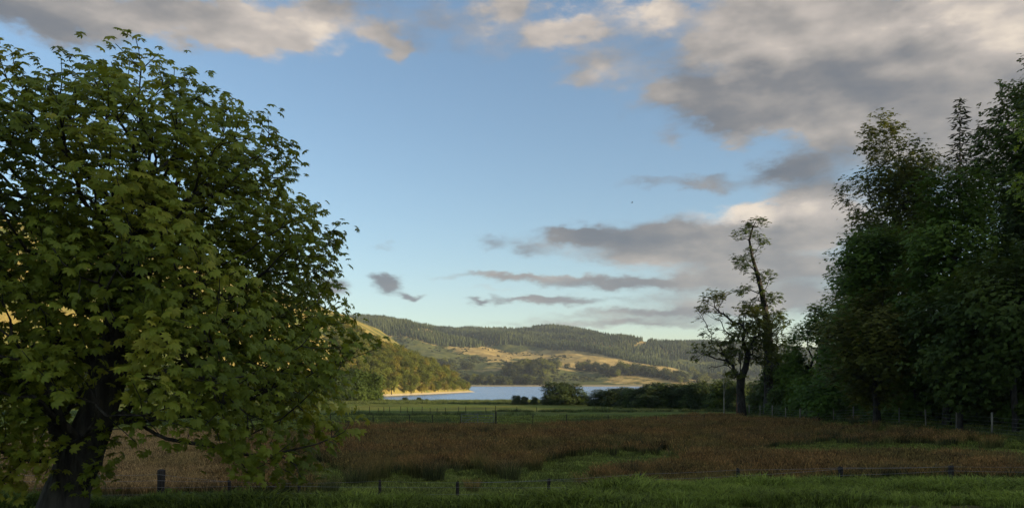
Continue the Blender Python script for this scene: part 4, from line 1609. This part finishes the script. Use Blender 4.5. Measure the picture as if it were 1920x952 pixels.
# white flower heads by the foot of the big tree
fl = empty('flowering_plant', ((570 - 960) / F * 20.5, 20.5, gz((570 - 960) / F * 20.5, 20.5)))
tag(fl, 'white flat topped flower heads on a leafy weed beside the great tree', 'flower')
r = np.random.default_rng(3)
M_petal = rough_mat('white_petals', (.45, .46, .40), (.65, .65, .6), 20, bump=0)
for k in range(5):
    a = r.random() * 6.28
    t = np.array([math.cos(a) * .22, math.sin(a) * .22, .55 + .25 * r.random()])
    bar('stem', (0, 0, -.05), t, .006, M_sedge, fl)
    n = 26
    q = r.normal(size=(n, 3)) * np.array([.055, .055, .012]) + t
    obj('flower_head', leaf_mesh('flower_head', KITE[0], KITE[1], q, frames(np.tile([[0, 0, 1.]], (n, 1)) + r.normal(size=(n, 3)) * .2, r.random(n) * 6.28), np.full(n, .035), r.random(n), M_petal), fl)
q = r.normal(size=(60, 3)) * np.array([.2, .2, .12]) + [0, 0, .25]
obj('leaves', leaf_mesh('leaves', SPRAY[0], SPRAY[1], q, frames(r.normal(size=(60, 3)) * .4 + [0, 0, 1], r.random(60) * 6.28), np.full(60, .16), r.random(60), L_green), fl)

# nettles and leafy weeds under the big tree
wr = np.random.default_rng(6)
for i in range(16):
    px = 330 + 300 * wr.random()
    D = 19.5 + 4.5 * wr.random()
    x = (px - 960) / F * D
    n = 70
    q = wr.normal(size=(n, 3)) * np.array([.26, .26, .2]) + [0, 0, .32]
    q[:, 2] = np.abs(q[:, 2])
    w = empty('leafy_weed', (x, D, gz(x, D)))
    tag(w, 'leafy green weed in the rough under the great tree', 'weed', 'weeds under the great tree')
    obj('leaves', leaf_mesh('leaves', SPRAY[0], SPRAY[1], q, frames(wr.normal(size=(n, 3)) * .5 + [0, 0, 1], wr.random(n) * 6.28), np.full(n, .2), wr.random(n), L_green), w)
    V, Q = tubes(np.array([(0, 0, -.05), (.02, 0, .3), (.0, .03, .55), (.15, .1, .4), (-.14, .05, .42)]), np.array([-1, 0, 1, 1, 1]), np.array([.01, .008, .004, .004, .004]), range(1, 5))
    obj('stem', mesh_np('stem', V, quads=Q, mat=M_sedge), w)

# bird over the loch
bpos = at(1185, 380, 115)
bird = empty('bird', bpos)
tag(bird, 'small dark bird flying high in the blue sky', 'bird')
M_bird = rough_mat('dark_feathers', (.02, .02, .022), (.04, .04, .042), 20, bump=0)
P = np.array([(-.16, 0, 0), (-.08, 0, .0), (.04, 0, .01), (.12, 0, .03), (.17, 0, .03)])
V, Q = tubes(P, np.arange(5) - 1, np.array([.008, .035, .045, .028, .006]), range(1, 5))
obj('body', mesh_np('body', V, quads=Q, mat=M_bird, smooth=True), bird)
for s in (-1, 1):
    Vw = np.array([(.06, s * .03, .02), (-.05, s * .03, .01), (-.03, s * .2, .11), (.07, s * .18, .11), (-.06, s * .36, .06), (-.02, s * .35, .07)])
    Vw = np.concatenate([Vw, Vw - [0, 0, .008]])
    Qw = [(0, 1, 2, 3), (3, 2, 4, 5), (6, 9, 8, 7), (9, 11, 10, 8), (0, 3, 9, 6), (3, 5, 11, 9), (1, 7, 8, 2), (2, 8, 10, 4), (4, 10, 11, 5)]
    obj('wing', mesh_np('wing', Vw, quads=np.array(Qw), mat=M_bird), bird)

# ------------------------------------------------------------------ air between the camera and the far hills
HAZE = 0.00008
hz_x, hz_y0, hz_y1, hz_z0, hz_z1 = 5200, -600, 4200, -11.8, 420
if HAZE > 0:
    V = [(sx * hz_x, y_, z_) for z_ in (hz_z0, hz_z1) for y_ in (hz_y0, hz_y1) for sx in (-1, 1)]
    Qs = [(0, 2, 3, 1), (4, 5, 7, 6), (0, 1, 5, 4), (2, 6, 7, 3), (0, 4, 6, 2), (1, 3, 7, 5)]
    m, T, out = new_mat('haze')
    pv = T.node('ShaderNodeVolumePrincipled')
    pv.inputs['Color'].default_value = rgb(.72, .82, .95)
    pv.inputs['Density'].default_value = HAZE
    pv.inputs['Anisotropy'].default_value = 0.0
    T.l.new(pv.outputs[0], out.inputs['Volume'])
    tag(obj('haze', mesh_np('haze', np.array(V, float), quads=np.array(Qs), mat=m)), kind='stuff')
